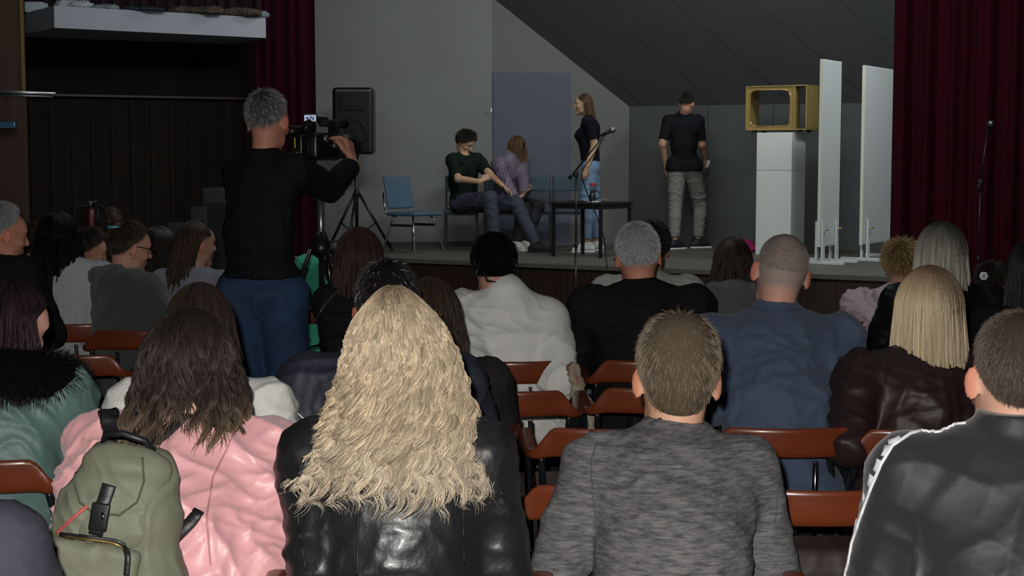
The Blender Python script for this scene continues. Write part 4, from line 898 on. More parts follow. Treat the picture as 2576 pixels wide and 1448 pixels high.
# microphone stands
def mic_stand(label, px, Y, zc, tip, tail, clip, z0=0):
    p = V(PX(px, 600, Y)[0], Y, z0); e = empty('microphone_stand', p, label, 'stand'); off = p
    b = MB(); b.tube([p + Z3 * .03, p + Z3 * (zc * .55)], .011, 8); b.tube([p + Z3 * (zc * .5), V(p[0], p[1], zc)], .008, 8); b.build('pole', M_black, e, off)
    b = MB(); b.lathe(V(p[0], p[1], zc * .55), [(.016, 0), (.017, .03), (.016, .05)]); b.lathe(V(p[0], p[1], zc - .02), [(.014, 0), (.022, .015), (.022, .045), (.012, .06)]); b.build('clutch', M_blackm, e, off)
    b = MB(); b.tube([tail, tip], .0075, 8); b.tube([tail, tail + (tip - tail) * .12], .014, 8); b.build('boom', M_black, e, off)
    for a in (80, 200, 320):
        a = math.radians(a); d = V(math.cos(a), math.sin(a), 0); b = MB(); b.tube([p + Z3 * .07, p + d * .29 + Z3 * .012], .009, 6); b.build('leg', M_black, e, off)
    b = MB(); d = norm(clip); b.tube([tip - d * .02, tip + d * .03], [.012, .015], 8); b.build('clip', M_black, e, off); return e, d
Y = 13.45; p = PX(1449, 600, Y); zc = PX(0, 440, Y)[2]; tip, tail = PX(1522, 336, Y), PX(1432, 449, Y); tip = tip + V(0, -.1, 0); tail = tail + V(0, .03, 0)
mic_stand('black boom microphone stand on the floor before the stage', 1449, Y, zc, tip, tail, V(.6, -.5, .3))
M_micg = mat('mic_grille', (.30, .31, .33), .3, .9, bump=(600, .4, .001))
def microphone(label, p, d):
    d = norm(d); e = empty('microphone', p, label, 'microphone'); b = MB(); b.lathe((0, 0, 0), [(.009, -.10), (.011, -.06), (.017, .0), (.018, .02)], d, 14); b.build('handle', M_black, e)
    b = MB(); b.lathe((0, 0, 0), [(.018, .02), (.026, .03), (.028, .045), (.025, .062), (.014, .074), (.001, .077)], d, 14); b.build('mic_grille', M_micg, e)
microphone('black microphone with silver head on the nearer boom stand', tip + V(.022, -.01, .012), V(.7, -.55, .35))
b = MB(); P = [tip, PX(1500, 380, Y - .05), PX(1470, 420, Y), PX(1462, 440, Y), PX(1475, 480, Y + .02), PX(1500, 540, Y + .05), PX(1520, 600, Y + .1), PX(1530, 700, Y + .05), PX(1534, 820, Y)]
tag(b.tube(P, .005, 6) or b.build('microphone_cable', M_black), 'black cable hanging down beside the nearer microphone stand', 'cable')
Y = 12.0; tip, tail = PX(2488, 318, Y), PX(2461, 480, Y); zc = PX(0, 462, Y)[2]
mic_stand('black microphone stand standing before the burgundy curtain', 2463, Y, zc, tip, tail, V(-.3, -.8, .2)); microphone('black microphone on the stand before the burgundy curtain', tip + V(.005, -.02, .01), V(-.2, -.9, .25))
# yellow bag on the stage edge
c = PX(760, 640, 16.75); F = Field(.008); F.ell((c[0], c[1], SZ + .08), (.055, .035, .10), k=.02); F.cone((c[0] + .0, c[1], SZ + .03), (c[0], c[1], SZ + .10), .05, .06, k=.02); F.cut((0, 0, SZ + .001), (0, 0, -1)); v, f = F.mesh(); tag(mesh_np('yellow_bag', v, f, mat('yellow_plastic', (.62, .50, .03), .5)), 'small yellow bag on the stage edge beside the video tripod', 'bag')
# magenta cap lying on the stage
c = PX(1872, 607, 16.8); F = Field(.008); F.ell((c[0], c[1], SZ + .06), (.11, .10, .075), k=.02); F.ell((c[0] + .07, c[1] - .06, SZ + .03), (.07, .06, .03), k=.02); F.cut((0, 0, SZ + .001), (0, 0, -1)); v, f = F.mesh(); v = folds(v, f, .01, 3, 2); v[:, 2] = np.maximum(v[:, 2], SZ); tag(mesh_np('woollen_cap', v, f, mat('magenta_wool', (.30, .012, .10), .9)), 'crumpled magenta cap lying on the stage beside the pedestal', 'cap')
# ---------------- the people ----------------
def cloth(name, col, rough=.85, bump=(120, .25, .002), **kw): return mat(name, col, rough, bump=bump, **{'spec': .15, **kw})
def seat_sk(hx, ty, Yh, sx, hx2, hipY, shd=.30, **kw):
    """seated skeleton from photo columns: crown (hx,ty) at Yh, shoulders column sx, hips column hx2 at hipY"""
    fin = {q: kw.pop(q) for q in ('ears', 'hands', 'toes') if q in kw}; hz = kw.pop('hz', .54); Ys = kw.pop('Ys', Yh - .05); ch = kw.pop('chair', True)
    t = PX(hx, ty, Yh); sh = V(PX(sx, 900, Ys)[0], Ys, t[2] - shd); hp = V(PX(hx2, 900, hipY)[0], hipY, hz)
    k = finish(skeleton(t, sh, hp, **kw), **fin)
    if ch: k.chair = (hp[0], hipY + (.03 if hipY > 3.3 else -.09), kw.get('yaw', 0))
    else: k.chair = None
    return k
def sit(label, k, chair_label=None, **kw):
    r = person(label, k, **kw)
    if k.chair: hall_chair(k.chair[0], k.chair[1], chair_label or ('armchair of the ' + ' '.join(label.split()[:11])), k.chair[2])
    return r
DARK = lambda: mat('dark_trousers', (.012, .013, .017), .85, bump=(150, .2, .002))
JEAN = lambda: mat('blue_denim', (.030, .075, .16), .85, bump=(300, .35, .0015), var=(9, .6, (.022, .055, .12)))
SHB = lambda: mat('shoe_black', (.012, .012, .013), .5)
def quick(label, k, m, hair, hairk='short', skin=SK['fair'], gk=None, cl=None, hs=1, pants=None, h=.011, glabel=None, **kw):
    gk = gk or {}; st = {}
    def top(root, base): st['g'] = garment(k, root, base, m, **gk); return st['g']
    return sit(label, k, cl, hair=hair, hairk=hairk, skin=skin, h=h, hseed=hs, top=top, pants=pants or dict(m=DARK()), shoe=(SHB(), None, .012), **kw), st['g']
# --- boy in the grey marl jumper ---
def marl():
    m = mat('grey_marl_knit', (.050, .050, .054), .9, var=(1, 1, (.155, .150, .150)), bump=(220, .3, .002)); N = m.node_tree.nodes
    for n in N:
        if n.type == 'TEX_NOISE' and n.inputs['Scale'].default_value == 1: n.inputs['Scale'].default_value = 13; n.inputs['Detail'].default_value = 8; n.inputs['Roughness'].default_value = .72; mp = N.new('ShaderNodeMapping'); mp.inputs['Scale'].default_value = (2.2, 2.2, 14); mp.inputs['Rotation'].default_value = (0, .12, 0); tc = [q for q in N if q.type == 'TEX_COORD'][0]; m.node_tree.links.new(tc.outputs['Object'], mp.inputs[0]); m.node_tree.links.new(mp.outputs[0], n.inputs[0])
    return m
k = seat_sk(1707, 811, 3.22, 1690, 1690, 2.92, shd=.278, hpitch=8, hroll=2, sw=.162, drop=.028, hs=1.05, w=.98, elbows=(PX(1440, 1330, 3.08), PX(1925, 1370, 3.12)), kyph=.05, tw=-3)
(r, b, g), gg = quick('boy with short light brown hair in a grey marl jumper', k, marl(), dict(low=.028, thick=(.032, .006), lim=(136, 84, 52), n=14000, len=.022, col=(.105, .078, .053), tip=(.23, .18, .125), lift=.0, liftop=.14, swirl=.5, mess=.2, r=.0007, core=.8), skin=(.62, .35, .23), gk=dict(name='jumper', g=.016, end=.98, collar=.012, cr=.012, h=.008, fold=.006, seed=4), h=.006, hs=3, pants=dict(m=DARK()))
seam(r, b, mat('collar_rib', (.035, .035, .04), .9), gg[1], [(1632, 1068), (1660, 1054), (1712, 1049), (1760, 1056), (1790, 1072)], .004, 'collar_rib')
for p in ([(1500, 1115), (1486, 1160), (1490, 1230), (1500, 1310), (1502, 1380)], [(1945, 1130), (1962, 1180), (1955, 1250), (1950, 1320)]): seam(r, b, mat('sleeve_seam_grey', (.06, .06, .065)), gg[1], p, .0014, 'sleeve_seam')
# --- woman with long blonde curls, black leather jacket ---
LEA = mat('black_leather', (.013, .013, .015), .40, spec=.5, coat=.06, bump=(40, .45, .005))
k = seat_sk(992, 728, 2.98, 1000, 1005, 2.93, shd=.285, hpitch=6, sw=.160, drop=.035, hs=1.0, w=1.0, elbows=(PX(808, 1400, 2.88), PX(1245, 1380, 2.93)), kyph=.03, ears=False)
env = [(.13, .062, .10, .0, -.01), (.06, .092, .115, .006, -.01), (.0, .106, .125, .012, -.012), (-.06, .122, .145, .014, -.018), (-.13, .150, .170, .01, -.03), (-.2, .180, .19, .0, -.045), (-.26, .214, .205, .005, -.05), (-.34, .225, .21, .005, -.05)]
(r, b, g), gg = quick('woman with long curly blonde hair in a black leather jacket', k, LEA, dict(env=env, zt=.128, n=8500, m=60, zend=(-.285, -.16), zpow=.8, curl=(.0100, 120), clumps=420, root=(.20, .145, .095), mid=(.47, .37, .25), tip=(.62, .53, .40), rl=.12, face=118, r=.00085, core=.36, wide=.95, sweep=0), 'long', gk=dict(name='leather_jacket', g=.020, end=.98, collar=.03, h=.008, fold=.006, fq=.7, seed=12), h=.008, hs=5, skin=SK['pale'])
seam(r, b, mat('leather_seam', (.006, .006, .007), .4), gg[1], [(908, 1160), (902, 1260), (898, 1448)], .0022, 'back_seam')
seam(r, b, mat('leather_seam', (.006, .006, .007), .4), gg[1], [(1195, 1130), (1178, 1200), (1165, 1300), (1168, 1420)], .0022, 'armhole_seam'); seam(r, b, mat('leather_seam', (.006, .006, .007), .4), gg[1], [(762, 1150), (745, 1230), (752, 1330), (768, 1430)], .0022, 'armhole_seam')
# --- woman in pink satin with rucksack ---
PINK = mat('pink_satin', (.78, .40, .41), .42, spec=.5, sheen=.3, bump=(14, .35, .012))
k = seat_sk(478, 792, 3.36, 455, 425, 3.0, shd=.29, hpitch=24, hroll=-4, sw=.172, hs=1.0, w=.98, roll=-2, elbows=(PX(225, 1330, 3.1), PX(632, 1430, 3.12)), wrists=(None, PX(800, 1330, 3.28)), kyph=.045, ears=False)
env = [(.0, .106, .112, 0, -.015), (-.07, .122, .125, .0, -.025), (-.13, .132, .135, -.005, -.045), (-.19, .135, .15, -.02, -.06), (-.25, .125, .15, -.04, -.075), (-.32, .11, .14, -.055, -.085)]
(r, b, g), gg = quick('woman in a pink satin jacket wearing a green rucksack', k, PINK, dict(env=env, zt=.13, n=4200, m=24, zend=(-.17, -.04), zphi=lambda p: -.11 * np.clip(-p * 1.3 - .3, 0, 1) - .04 * np.clip(p * 1.3 - .4, 0, 1) + .05 * np.exp(-((p - .15) / .35) ** 2), zpow=.8, wave=(.012, 52), clumps=46, root=(.012, .009, .008), mid=(.038, .027, .023), tip=(.15, .10, .06), streak=.5, rl=.35, face=112, r=.0011, core=.55, wide=.95), 'long', gk=dict(name='satin_jacket', g=.030, end=1.02, collar=.02, h=.007, fold=.012, fq=.75, seed=8, extra=lambda F, k: (F.cone(k.S[1], k.E[1], .075, .094, k=.03), F.cone(k.E[1], k.E[1] * .25 + k.W[1] * .75, .088, .062, k=.03))), h=.008, hs=6, skin=SK['pale'])
kp, gp = k, gg[1]
seam(r, b, mat('pink_seam', (.55, .25, .27), .6), gg[1], [(600, 1060), (570, 1130), (535, 1200), (520, 1300), (530, 1420)], .0022, 'armhole_seam')
# --- man in the black track jacket with white piping ---
TRK = mat('black_tricot', (.020, .020, .023), .58, spec=.4, sheen=.25, bump=(10, .3, .012))
k = seat_sk(2556, 800, 2.93, 2560, 2550, 2.78, shd=.268, hpitch=12, hroll=4, sw=.205, hs=1.06, w=1.08, elbows=(PX(2225, 1420, 2.9), PX(2890, 1420, 2.9)), kyph=.04, roll=2)
(r, b, g), gg = quick('man with short dark hair in a black track jacket with white piping', k, TRK, dict(low=.015, thick=(.016, .003), lim=(126, 80, 52), n=14000, len=.012, col=(.050, .037, .029), tip=(.12, .09, .07), lift=.3, liftop=.3, mess=.2, r=.0007, core=.9), skin=(.62, .35, .25), gk=dict(name='track_jacket', g=.024, end=.98, collar=.055, cr=.018, h=.008, fold=.005, fq=.6, seed=21), h=.006, hs=9)
M_pipe = mat('white_piping', (.75, .76, .78), .6)
o = seam(r, b, M_pipe, gg[1], [(2430, 1064), (2360, 1070), (2290, 1090), (2245, 1120), (2215, 1170), (2190, 1230), (2165, 1300), (2135, 1390), (2118, 1447)], .0042, 'piping', 'white piping over shoulder and sleeve')
bv = bvh(gg[1]); i0 = 0
for (x, y, wx_, hy) in ((2236, 1108, 22, 8), (2218, 1138, 8, 22), (2196, 1175, 8, 20), (2178, 1215, 8, 26), (2160, 1262, 9, 26), (2140, 1312, 10, 30), (2120, 1360, 12, 30), (2108, 1405, 16, 34), (2098, 1440, 18, 24)):
    pp = sh_project(bv, [(x + 8, y), (x + 8 + wx_ * .5, y - hy * .5)], .002)
    if len(pp) == 2:
        bb = MB(); n_ = pp[0][1]; t_ = norm(pp[1][0] - pp[0][0]); a_ = norm(np.cross(t_, n_)); q = (pp[0][0] + pp[1][0]) / 2; q = q - a_ * .0
        bb.strip([q - t_ * .012, q, q + t_ * .012], [.016, .012, .018], [(a_, n_)] * 3, .001); bb.build('sleeve_marking', M_pipe, r, b)
# --- shoulder of the nearest person ---
k = seat_sk(-320, 900, 2.36, -320, -320, 2.18, shd=.275, hpitch=10, sw=.185, hs=1.0)
quick('person in a slate grey sweatshirt, only one shoulder in view at the very front', k, cloth('slate_sweatshirt', (.045, .048, .062)), dict(thick=(.02, .006), n=2000, col=(.05, .035, .025)), gk=dict(name='sweatshirt', g=.022, h=.010, fold=.006, seed=2))
# --- woman in green parka with fur collar ---
PARKA = mat('green_parka_nylon', (.115, .19, .175), .5, spec=.4, bump=(9, .5, .02))
k = seat_sk(68, 716, 4.05, -22, -30, 3.98, shd=.285, hyaw=42, hpitch=26, sw=.18, hs=.98, w=1.02, ears=False)
env = [(.0, .112, .112, 0, -.005), (-.08, .125, .12, .0, -.01), (-.16, .14, .13, .0, -.015), (-.26, .13, .13, .0, -.02)]
def fur(root, base, ctr, R1, R2, n, col, ax, seed=1, ln=.035, th=.045, name='fur_collar', parent=None):
    rr = np.random.RandomState(seed); u1, u2, u3 = ax; a = rr.rand(n) * 6.283; q = rr.rand(n) * 6.283
    cr = ctr + u1 * (np.cos(a) * R1)[:, None] + u2 * (np.sin(a) * R2)[:, None]; od = u1 * np.cos(a)[:, None] + u2 * np.sin(a)[:, None]
    nn = od * np.cos(q)[:, None] + u3 * np.sin(q)[:, None]; p0 = cr + nn * th * .8; d = nn + rr.randn(n, 3) * .35 - u3 * .25; d /= np.linalg.norm(d, axis=1, keepdims=True)
    t = np.linspace(0, 1, 4)[None, :, None]; L = ln * (.6 + .8 * rr.rand(n)); path = p0[:, None] + d[:, None] * t * L[:, None, None] - V(0, 0, .012) * t * t
    s_ = strands(path, .0011 * np.array([1, .9, .6, .15])[None] * np.ones((n, 1)), np.array(col) * (.5 + rr.rand(n))[:, None, None] * np.ones((1, 4, 1)))
    A, Q = np.meshgrid(np.linspace(0, 6.283, 41), np.linspace(0, 6.283, 13), indexing='ij'); od = u1 * np.cos(A)[..., None] + u2 * np.sin(A)[..., None]
    tv = ctr + u1 * (np.cos(A) * R1)[..., None] + u2 * (np.sin(A) * R2)[..., None] + (od * np.cos(Q)[..., None] + u3 * np.sin(Q)[..., None]) * th
    gi = (np.arange(40)[:, None] * 13 + np.arange(12)[None]).ravel(); g_ = np.stack([gi, gi + 13, gi + 14, gi + 1], 1)
    v, f, c = join([(tv.reshape(-1, 3), g_, np.array(col) * .6), s_]); return mesh_np(name, v, f, [HAIRM, HAIRC], root, col=c, base=base, ncore=len(g_))
(r, b, g), gg = quick('woman with dark burgundy hair in a green parka with black fur collar', k, PARKA, dict(env=env, zt=.125, n=3000, m=16, zend=(-.26, -.16), wave=(.006, 22), clumps=40, root=(.010, .006, .007), mid=(.026, .013, .017), tip=(.020, .010, .012), streak=.5, face=100, r=.0011, core=.5), 'long', gk=dict(name='parka', g=.038, end=1.0, collar=.0, h=.009, fold=.016, fq=.8, seed=31), h=.006, hs=11, skin=(.62, .34, .26))
o = fur(r, b, k.Sc + k.U * .035 - k.F * .0, .185, .125, 15000, (.006, .006, .006), (k.R, norm(k.F - k.U * .25), norm(k.U + k.F * .25)), ln=.034, th=.066)
# --- brown-haired woman in white jumper ---
k = seat_sk(508, 716, 3.98, 500, 500, 3.75, shd=.30, hpitch=14, sw=.175, hs=.97, w=.95, ears=False, elbows=(None, PX(700, 1160, 3.9)), wrists=(None, PX(690, 1260, 4.15)))
env = [(.0, .094, .104, 0, -.01), (-.08, .11, .11, .0, -.02), (-.2, .13, .12, .0, -.03), (-.4, .11, .11, .0, -.05)]
quick('brown-haired woman in a white jumper sitting before the pink jacket', k, cloth('white_knit', (.74, .74, .69), bump=(90, .5, .004)), dict(env=env, zt=.125, n=2200, zend=(-.36, -.28), wave=(.008, 26), mid=(.030, .020, .015), tip=(.08, .05, .03), streak=.4, r=.0011, core=.5, face=112), 'long', gk=dict(name='jumper', g=.022, collar=.02, fold=.008, seed=41), hs=13, pants=dict(m=mat('red_trousers', (.45, .008, .02), .8)))
# --- dark haired man in the navy jacket (hidden by the curls) ---
NAVY = mat('navy_shell', (.026, .028, .044), .6, bump=(12, .3, .01))
k = seat_sk(972, 668, 4.12, 962, 955, 4.0, shd=.295, hpitch=8, hyaw=-8, sw=.205, hs=1.06, w=1.05, elbows=(PX(745, 1090, 4.0), None))
(r, b, g), gg = quick('man with greying dark hair and a navy jacket behind the blonde curls', k, NAVY, dict(thick=(.020, .010), lim=(128, 86, 50), n=7000, len=.018, col=(.014, .011, .011), tip=(.03, .027, .027), grey=.04, lift=.2, liftop=.3, mess=.22, r=.0009), skin=SK['ruddy'], gk=dict(name='shell_jacket', g=.024, collar=.04, fold=.007, seed=43), hs=15)
seam(r, b, M_pipe, gg[1], [(735, 985), (738, 1015), (750, 1040), (768, 1056)], .002, 'piping')
k = seat_sk(1082, 700, 4.72, 1092, 1092, 4.62, shd=.30, hpitch=10, sw=.17, hs=.97, ears=False)
env = [(.0, .098, .108, 0, -.01), (-.08, .112, .118, .0, -.02), (-.2, .12, .11, .0, -.03), (-.4, .10, .10, .0, -.05)]
(r, b, g), gg = quick('woman with dark brown hair held by a gold clip', k, cloth('black_cardigan', (.02, .018, .018)), dict(env=env, zt=.125, n=2500, zend=(-.2, -.13), wave=(.008, 26), mid=(.040, .026, .018), tip=(.07, .045, .028), r=.0011, core=.5, face=112), 'long', gk=dict(name='cardigan', g=.016), hs=17)
bb = MB(); bb.tube([PX(x, y, 4.58) for x, y in ((1024, 706), (1045, 716), (1068, 732))], .006, 8); bb.build('hair_clip', M_brass, r, b)
# --- bald man in blue shirt ---
def bald(q, c, v):
    sc_ = (q[:, 2] > -.065) & (q[:, 1] < .055) & ~((np.abs(q[:, 0]) > .07) & (q[:, 2] < .03))
    n = np.array([.36, .28, .235]); t = np.clip((q[:, 2] + .065) / .03, 0, 1)[:, None] * np.clip((.06 - q[:, 1]) / .03, 0, 1)[:, None]
    c2 = c * (1 - t) + n * t; t2 = np.exp(-(((q[:, 0] - .022) / .036) ** 2 + ((q[:, 1] + .035) / .045) ** 2 + ((q[:, 2] - .095) / .05) ** 2))[:, None]
    c2 = np.where(sc_[:, None], c2 * (1 - t2) + np.array([.62, .24, .12]) * t2, c); return c2
BLUE = mat('blue_cotton_shirt', (.055, .080, .132), .8, bump=(60, .25, .003), sheen=.1)
k = seat_sk(1978, 590, 4.82, 1950, 1955, 4.45, shd=.305, hpitch=10, hroll=9, sw=.205, hs=1.06, w=1.02, elbows=(PX(1795, 960, 4.6), PX(2085, 1000, 4.62)), kyph=.05)
def yoke(F, k): F.cone(k.N0 - k.U * .03 - k.F * .01, k.N0 - k.U * .0 - k.F * .012, .088, .078, k=.02)
(r, b, g), gg = quick('balding man with ears standing out in a blue shirt', k, BLUE, dict(thick=(.001, .001), lim=(112, 80, 50), n=5000, len=.004, col=(.16, .13, .11), tip=(.25, .22, .20), bald=.75, r=.0006, core=1.6), skin=(.56, .29, .21), gk=dict(name='shirt', g=.020, end=.80, collar=.028, cr=.014, fold=.008, fq=.75, seed=51, extra=yoke), h=.006, hs=19, paint=bald)
for p in ([(1855, 848), (1950, 838), (2060, 852), (2115, 875)], ): seam(r, b, mat('shirt_seam', (.03, .055, .10), .9), gg[1], p, .0016, 'yoke_seam')
seam(r, b, mat('shirt_seam', (.03, .055, .10), .9), gg[1], [(2100, 820), (2106, 900), (2095, 960), (2070, 1040)], .0016, 'armhole_seam'); seam(r, b, mat('shirt_seam', (.03, .055, .10), .9), gg[1], [(1875, 770), (1950, 785), (2030, 775)], .0016, 'collar_seam')
# --- straight blonde woman in maroon leather ---
MAR = mat('maroon_leather', (.024, .011, .011), .52, spec=.4, coat=.0, bump=(30, .3, .004))
k = seat_sk(2335, 674, 4.55, 2318, 2300, 4.42, shd=.30, hpitch=6, sw=.18, hs=1.0, ears=False, elbows=(PX(2150, 1020, 4.40), None))
env = [(.0, .102, .112, 0, -.01), (-.06, .108, .118, .0, -.012), (-.15, .114, .125, .0, -.02), (-.24, .126, .14, -.005, -.04), (-.32, .138, .15, -.01, -.045)]
quick('woman with long straight blonde hair in a maroon leather jacket', k, MAR, dict(env=env, zt=.128, n=5200, m=14, zend=(-.315, -.25), zpow=.5, wave=(.0025, 14), clumps=50, root=(.17, .10, .06), mid=(.56, .45, .29), tip=(.60, .49, .31), rl=.26, face=112, r=.0010, core=.8, even=1, wide=.95), 'long', gk=dict(name='leather_jacket', g=.020, fold=.008, fq=.7, seed=61), hs=21)
# --- woman in the white coat ---
COAT = mat('white_coat_cotton', (.74, .74, .69), .7, bump=(18, .3, .008))
k = seat_sk(1243, 600, 5.95, 1272, 1285, 5.88, shd=.272, hpitch=20, sw=.165, drop=.03, hs=1.0, w=1.08, elbows=(PX(1180, 880, 5.75), PX(1392, 880, 5.8)), kyph=.06, roll=-4, ears=False)
def coatx(F, k):
    F.cone(k.N0 - k.U * .05 - k.F * .02, k.N0 + k.U * .012 - k.F * .02, .10, .085, k=.03); F.cone(k.hipj[0] - Z3 * .0 - k.f0 * .02, k.hipj[1] - k.f0 * .02, .15, k=.04); F.cone(k.Hp + Z3 * .1 - k.f0 * .03, k.Hp - Z3 * .02 - k.f0 * .04, .17, .19, k=.04)
(r, b, g), gg = quick('woman with black tied hair in a wide white coat', k, COAT, dict(thick=(.028, .024), lim=(138, 104, 52), n=4500, len=.035, col=(.006, .006, .007), tip=(.009, .009, .010), lift=.05, liftop=.05, mess=.08, swirl=.2, r=.0011), gk=dict(name='coat', g=.034, end=1.0, collar=.0, fold=.009, fq=.7, seed=71, extra=coatx), hs=23, cl='occupied wooden armchair under the wide white coat')
bb = MB()
for P in ([(1208, 660), (1196, 690), (1204, 715)], [(1214, 680), (1226, 706), (1248, 708)], [(1290, 650), (1300, 672), (1298, 690)], [(1196, 650), (1190, 680)]): bb.tube([PX(x, y, 5.68) for x, y in P], [.006] * (len(P) - 1) + [.001], 6)
bb.build('loose_strand', mat('black_hair', (.006, .006, .007), .4), r, b)
# --- grey haired man in black ---
k = seat_sk(1600, 568, 6.0, 1612, 1625, 5.9, shd=.30, hpitch=8, hroll=-3, sw=.205, hs=1.08, w=1.12, kyph=.05)
quick('man with short grey hair in a black jacket', k, cloth('black_jacket_cloth', (.010, .010, .011), bump=(80, .3, .003)), dict(thick=(.014, .005), lim=(126, 84, 50), n=6000, len=.014, col=(.30, .31, .33), tip=(.48, .49, .50), lift=.45, mess=.35, r=.0010, core=.8), skin=SK['ruddy'], gk=dict(name='jacket', g=.030, collar=.03, fold=.007, seed=73), hs=25)
k = seat_sk(1640, 566, 7.0, 1628, 1628, 6.9, shd=.295, hpitch=5, hyaw=10, sw=.185, hs=1.0)
quick('dark-haired person in a pale striped coat mostly hidden by the grey-haired man', k, mat('pale_striped_coat', (.42, .42, .38), .8, wave=(28, (.28, .28, .25), 'X', .7)), dict(thick=(.02, .012), lim=(125, 92, 50), n=2500, len=.025, col=(.018, .014, .012), r=.0012), skin=SK['tan'], gk=dict(name='coat', g=.03, collar=.03, fold=.006, seed=75), hs=27)
# --- woman with bob and pink collar ---
k = seat_sk(1842, 598, 7.2, 1838, 1838, 7.15, shd=.285, hpitch=8, sw=.165, hs=.96, ears=False)
env = [(.0, .096, .104, 0, -.01), (-.08, .108, .112, .0, -.015), (-.2, .112, .115, .0, -.02)]
(r, b, g), gg = quick('person with a brown bob, grey hood and pink collar', k, cloth('grey_quilt', (.115, .11, .12), bump=(30, .4, .006)), dict(env=env, zt=.125, n=2200, m=10, zend=(-.20, -.14), wave=(.005, 20), mid=(.040, .024, .018), tip=(.05, .03, .02), r=.0013, core=.5, face=115), 'long', gk=dict(name='hooded_jacket', g=.022, collar=.0, hood=True, fold=.005, seed=77), hs=29)
bb = MB(); bb.tube([k.N0 + (k.R * math.cos(a) * .078 + k.F * math.sin(a) * .075) + k.U * .022 - k.F * .01 for a in np.linspace(math.pi, 2 * math.pi, 16)], .017, 8); o = bb.build('collar', mat('hot_pink', (.42, .03, .17), .7), r, b); o['label'] = 'hot pink collar'
# --- right side group ---
k = seat_sk(2366, 562, 6.2, 2372, 2380, 6.1, shd=.30, hpitch=6, sw=.185, hs=1.0, ears=False)
env = [(.0, .104, .112, 0, -.01), (-.08, .112, .12, .0, -.012), (-.2, .118, .13, .0, -.02), (-.32, .108, .13, 0.01, -.03)]
quick('woman with dark-rooted pale blonde hair in a black jacket', k, mat('black_leather_dull', (.008, .008, .010), .35, spec=.5, bump=(25, .3, .005)), dict(env=env, zt=.128, n=3800, m=14, zend=(-.30, -.2), wave=(.004, 14), clumps=50, root=(.030, .026, .022), mid=(.42, .40, .33), tip=(.14, .12, .09), rl=.40, face=112, r=.0012, core=.7, even=1, wide=.95), 'long', gk=dict(name='jacket', g=.022, fold=.007, seed=81), hs=31)
k = seat_sk(2272, 618, 7.35, 2250, 2250, 7.25, shd=.285, hpitch=10, hyaw=20, sw=.17, hs=.96, elbows=(PX(2188, 800, 7.2), None))
quick('woman with gathered golden curls in a pale pink puffer jacket', k, mat('pale_pink_nylon', (.46, .34, .38), .6, bump=(12, .4, .012)), dict(thick=(.030, .020), lim=(115, 88, 60), n=4000, len=.045, col=(.16, .09, .04), tip=(.42, .30, .14), lift=.6, liftop=.5, mess=.7, swirl=1.5, r=.0014), gk=dict(name='puffer_jacket', g=.038, collar=.03, fold=.010, fq=1.2, seed=83), hs=33, cl='wooden armchair under the pale pink puffer jacket')
k = seat_sk(2500, 668, 7.6, 2506, 2506, 7.5, shd=.24, hpitch=12, hyaw=40, sw=.12, hs=.88, w=.75, hz=.50)
(r, b, g), gg = quick('child with dark hair and a white hair ornament by the curtain', k, cloth('blue_jacket', (.03, .07, .12)), dict(thick=(.022, .014), lim=(120, 92, 52), n=3000, len=.03, col=(.018, .013, .010), tip=(.035, .025, .018), r=.0012), gk=dict(name='jacket', g=.018), hs=35)
F = Field(.005)
for i in range(6): a = i * 1.047; F.ell(PX(2475, 694, 7.38) + V(math.cos(a) * .014, 0, math.sin(a) * .014), (.010, .007, .010), k=.004)
v, f = F.mesh(); o = mesh_np('hair_ornament', v, f, M_pipe, r, base=b)
k = seat_sk(2600, 600, 5.6, 2610, 2610, 5.55, shd=.30, sw=.18, hs=1.0, ears=False)
env = [(.0, .104, .112, 0, -.01), (-.2, .118, .12, .0, -.02), (-.4, .115, .12, 0.0, -.03)]
quick('woman with long black hair cut off by the right edge', k, cloth('black_knit', (.008, .008, .009)), dict(env=env, zt=.125, n=1800, zend=(-.36, -.28), mid=(.008, .007, .007), r=.0012, core=.6, face=112), 'long', gk=dict(name='jumper', g=.016), hs=37)
# --- left side group ---
k = seat_sk(905, 575, 6.15, 930, 940, 5.95, shd=.29, hpitch=12, sw=.145, hs=.98, w=.92, ears=False, elbows=(PX(855, 860, 5.95), None))
env = [(.0, .100, .106, 0, -.01), (-.08, .108, .112, .0, -.015), (-.24, .10, .11, .0, -.03)]
(r, b, g), gg = quick('woman with reddish brown hair in a black jacket next to the video tripod', k, cloth('black_parka', (.012, .011, .012)), dict(env=env, zt=.125, n=2500, m=12, zend=(-.22, -.15), wave=(.005, 20), mid=(.050, .026, .019), tip=(.035, .02, .015), r=.0013, core=.5, face=112), 'long', gk=dict(name='jacket', g=.028, fold=.007, seed=87), hs=39)
seam(r, b, M_steel, gg[1], [(868, 712), (845, 735), (818, 765), (795, 800), (790, 825)], .002, 'piping')
FLE = mat('grey_fleece', (.062, .066, .072), 1, sheen=.3, bump=(150, .8, .006))
k = seat_sk(338, 562, 6.98, 322, 318, 6.9, shd=.285, hyaw=55, hpitch=12, sw=.125, hs=.98, w=.86, yaw=25, tw=10)
k.chair = (PX(376, 800, 7.0)[0], 6.95, 0)
(r, b, g), gg = quick('girl with a hair bun and glasses in a grey hooded fleece', k, FLE, dict(thick=(.012, .010), lim=(128, 88, 58), n=4500, len=.03, col=(.030, .019, .014), tip=(.07, .05, .035), lift=.1, liftop=.1, mess=.12, swirl=.1, r=.0012, bend=1), gk=dict(name='hooded_fleece', g=.026, collar=.0, hood=True, fold=.006, fq=.7, seed=89), h=.006, hs=41)
F = Field(.006); bc = k.C + k.hu * .105 - k.hf * .085; bx = k.hr
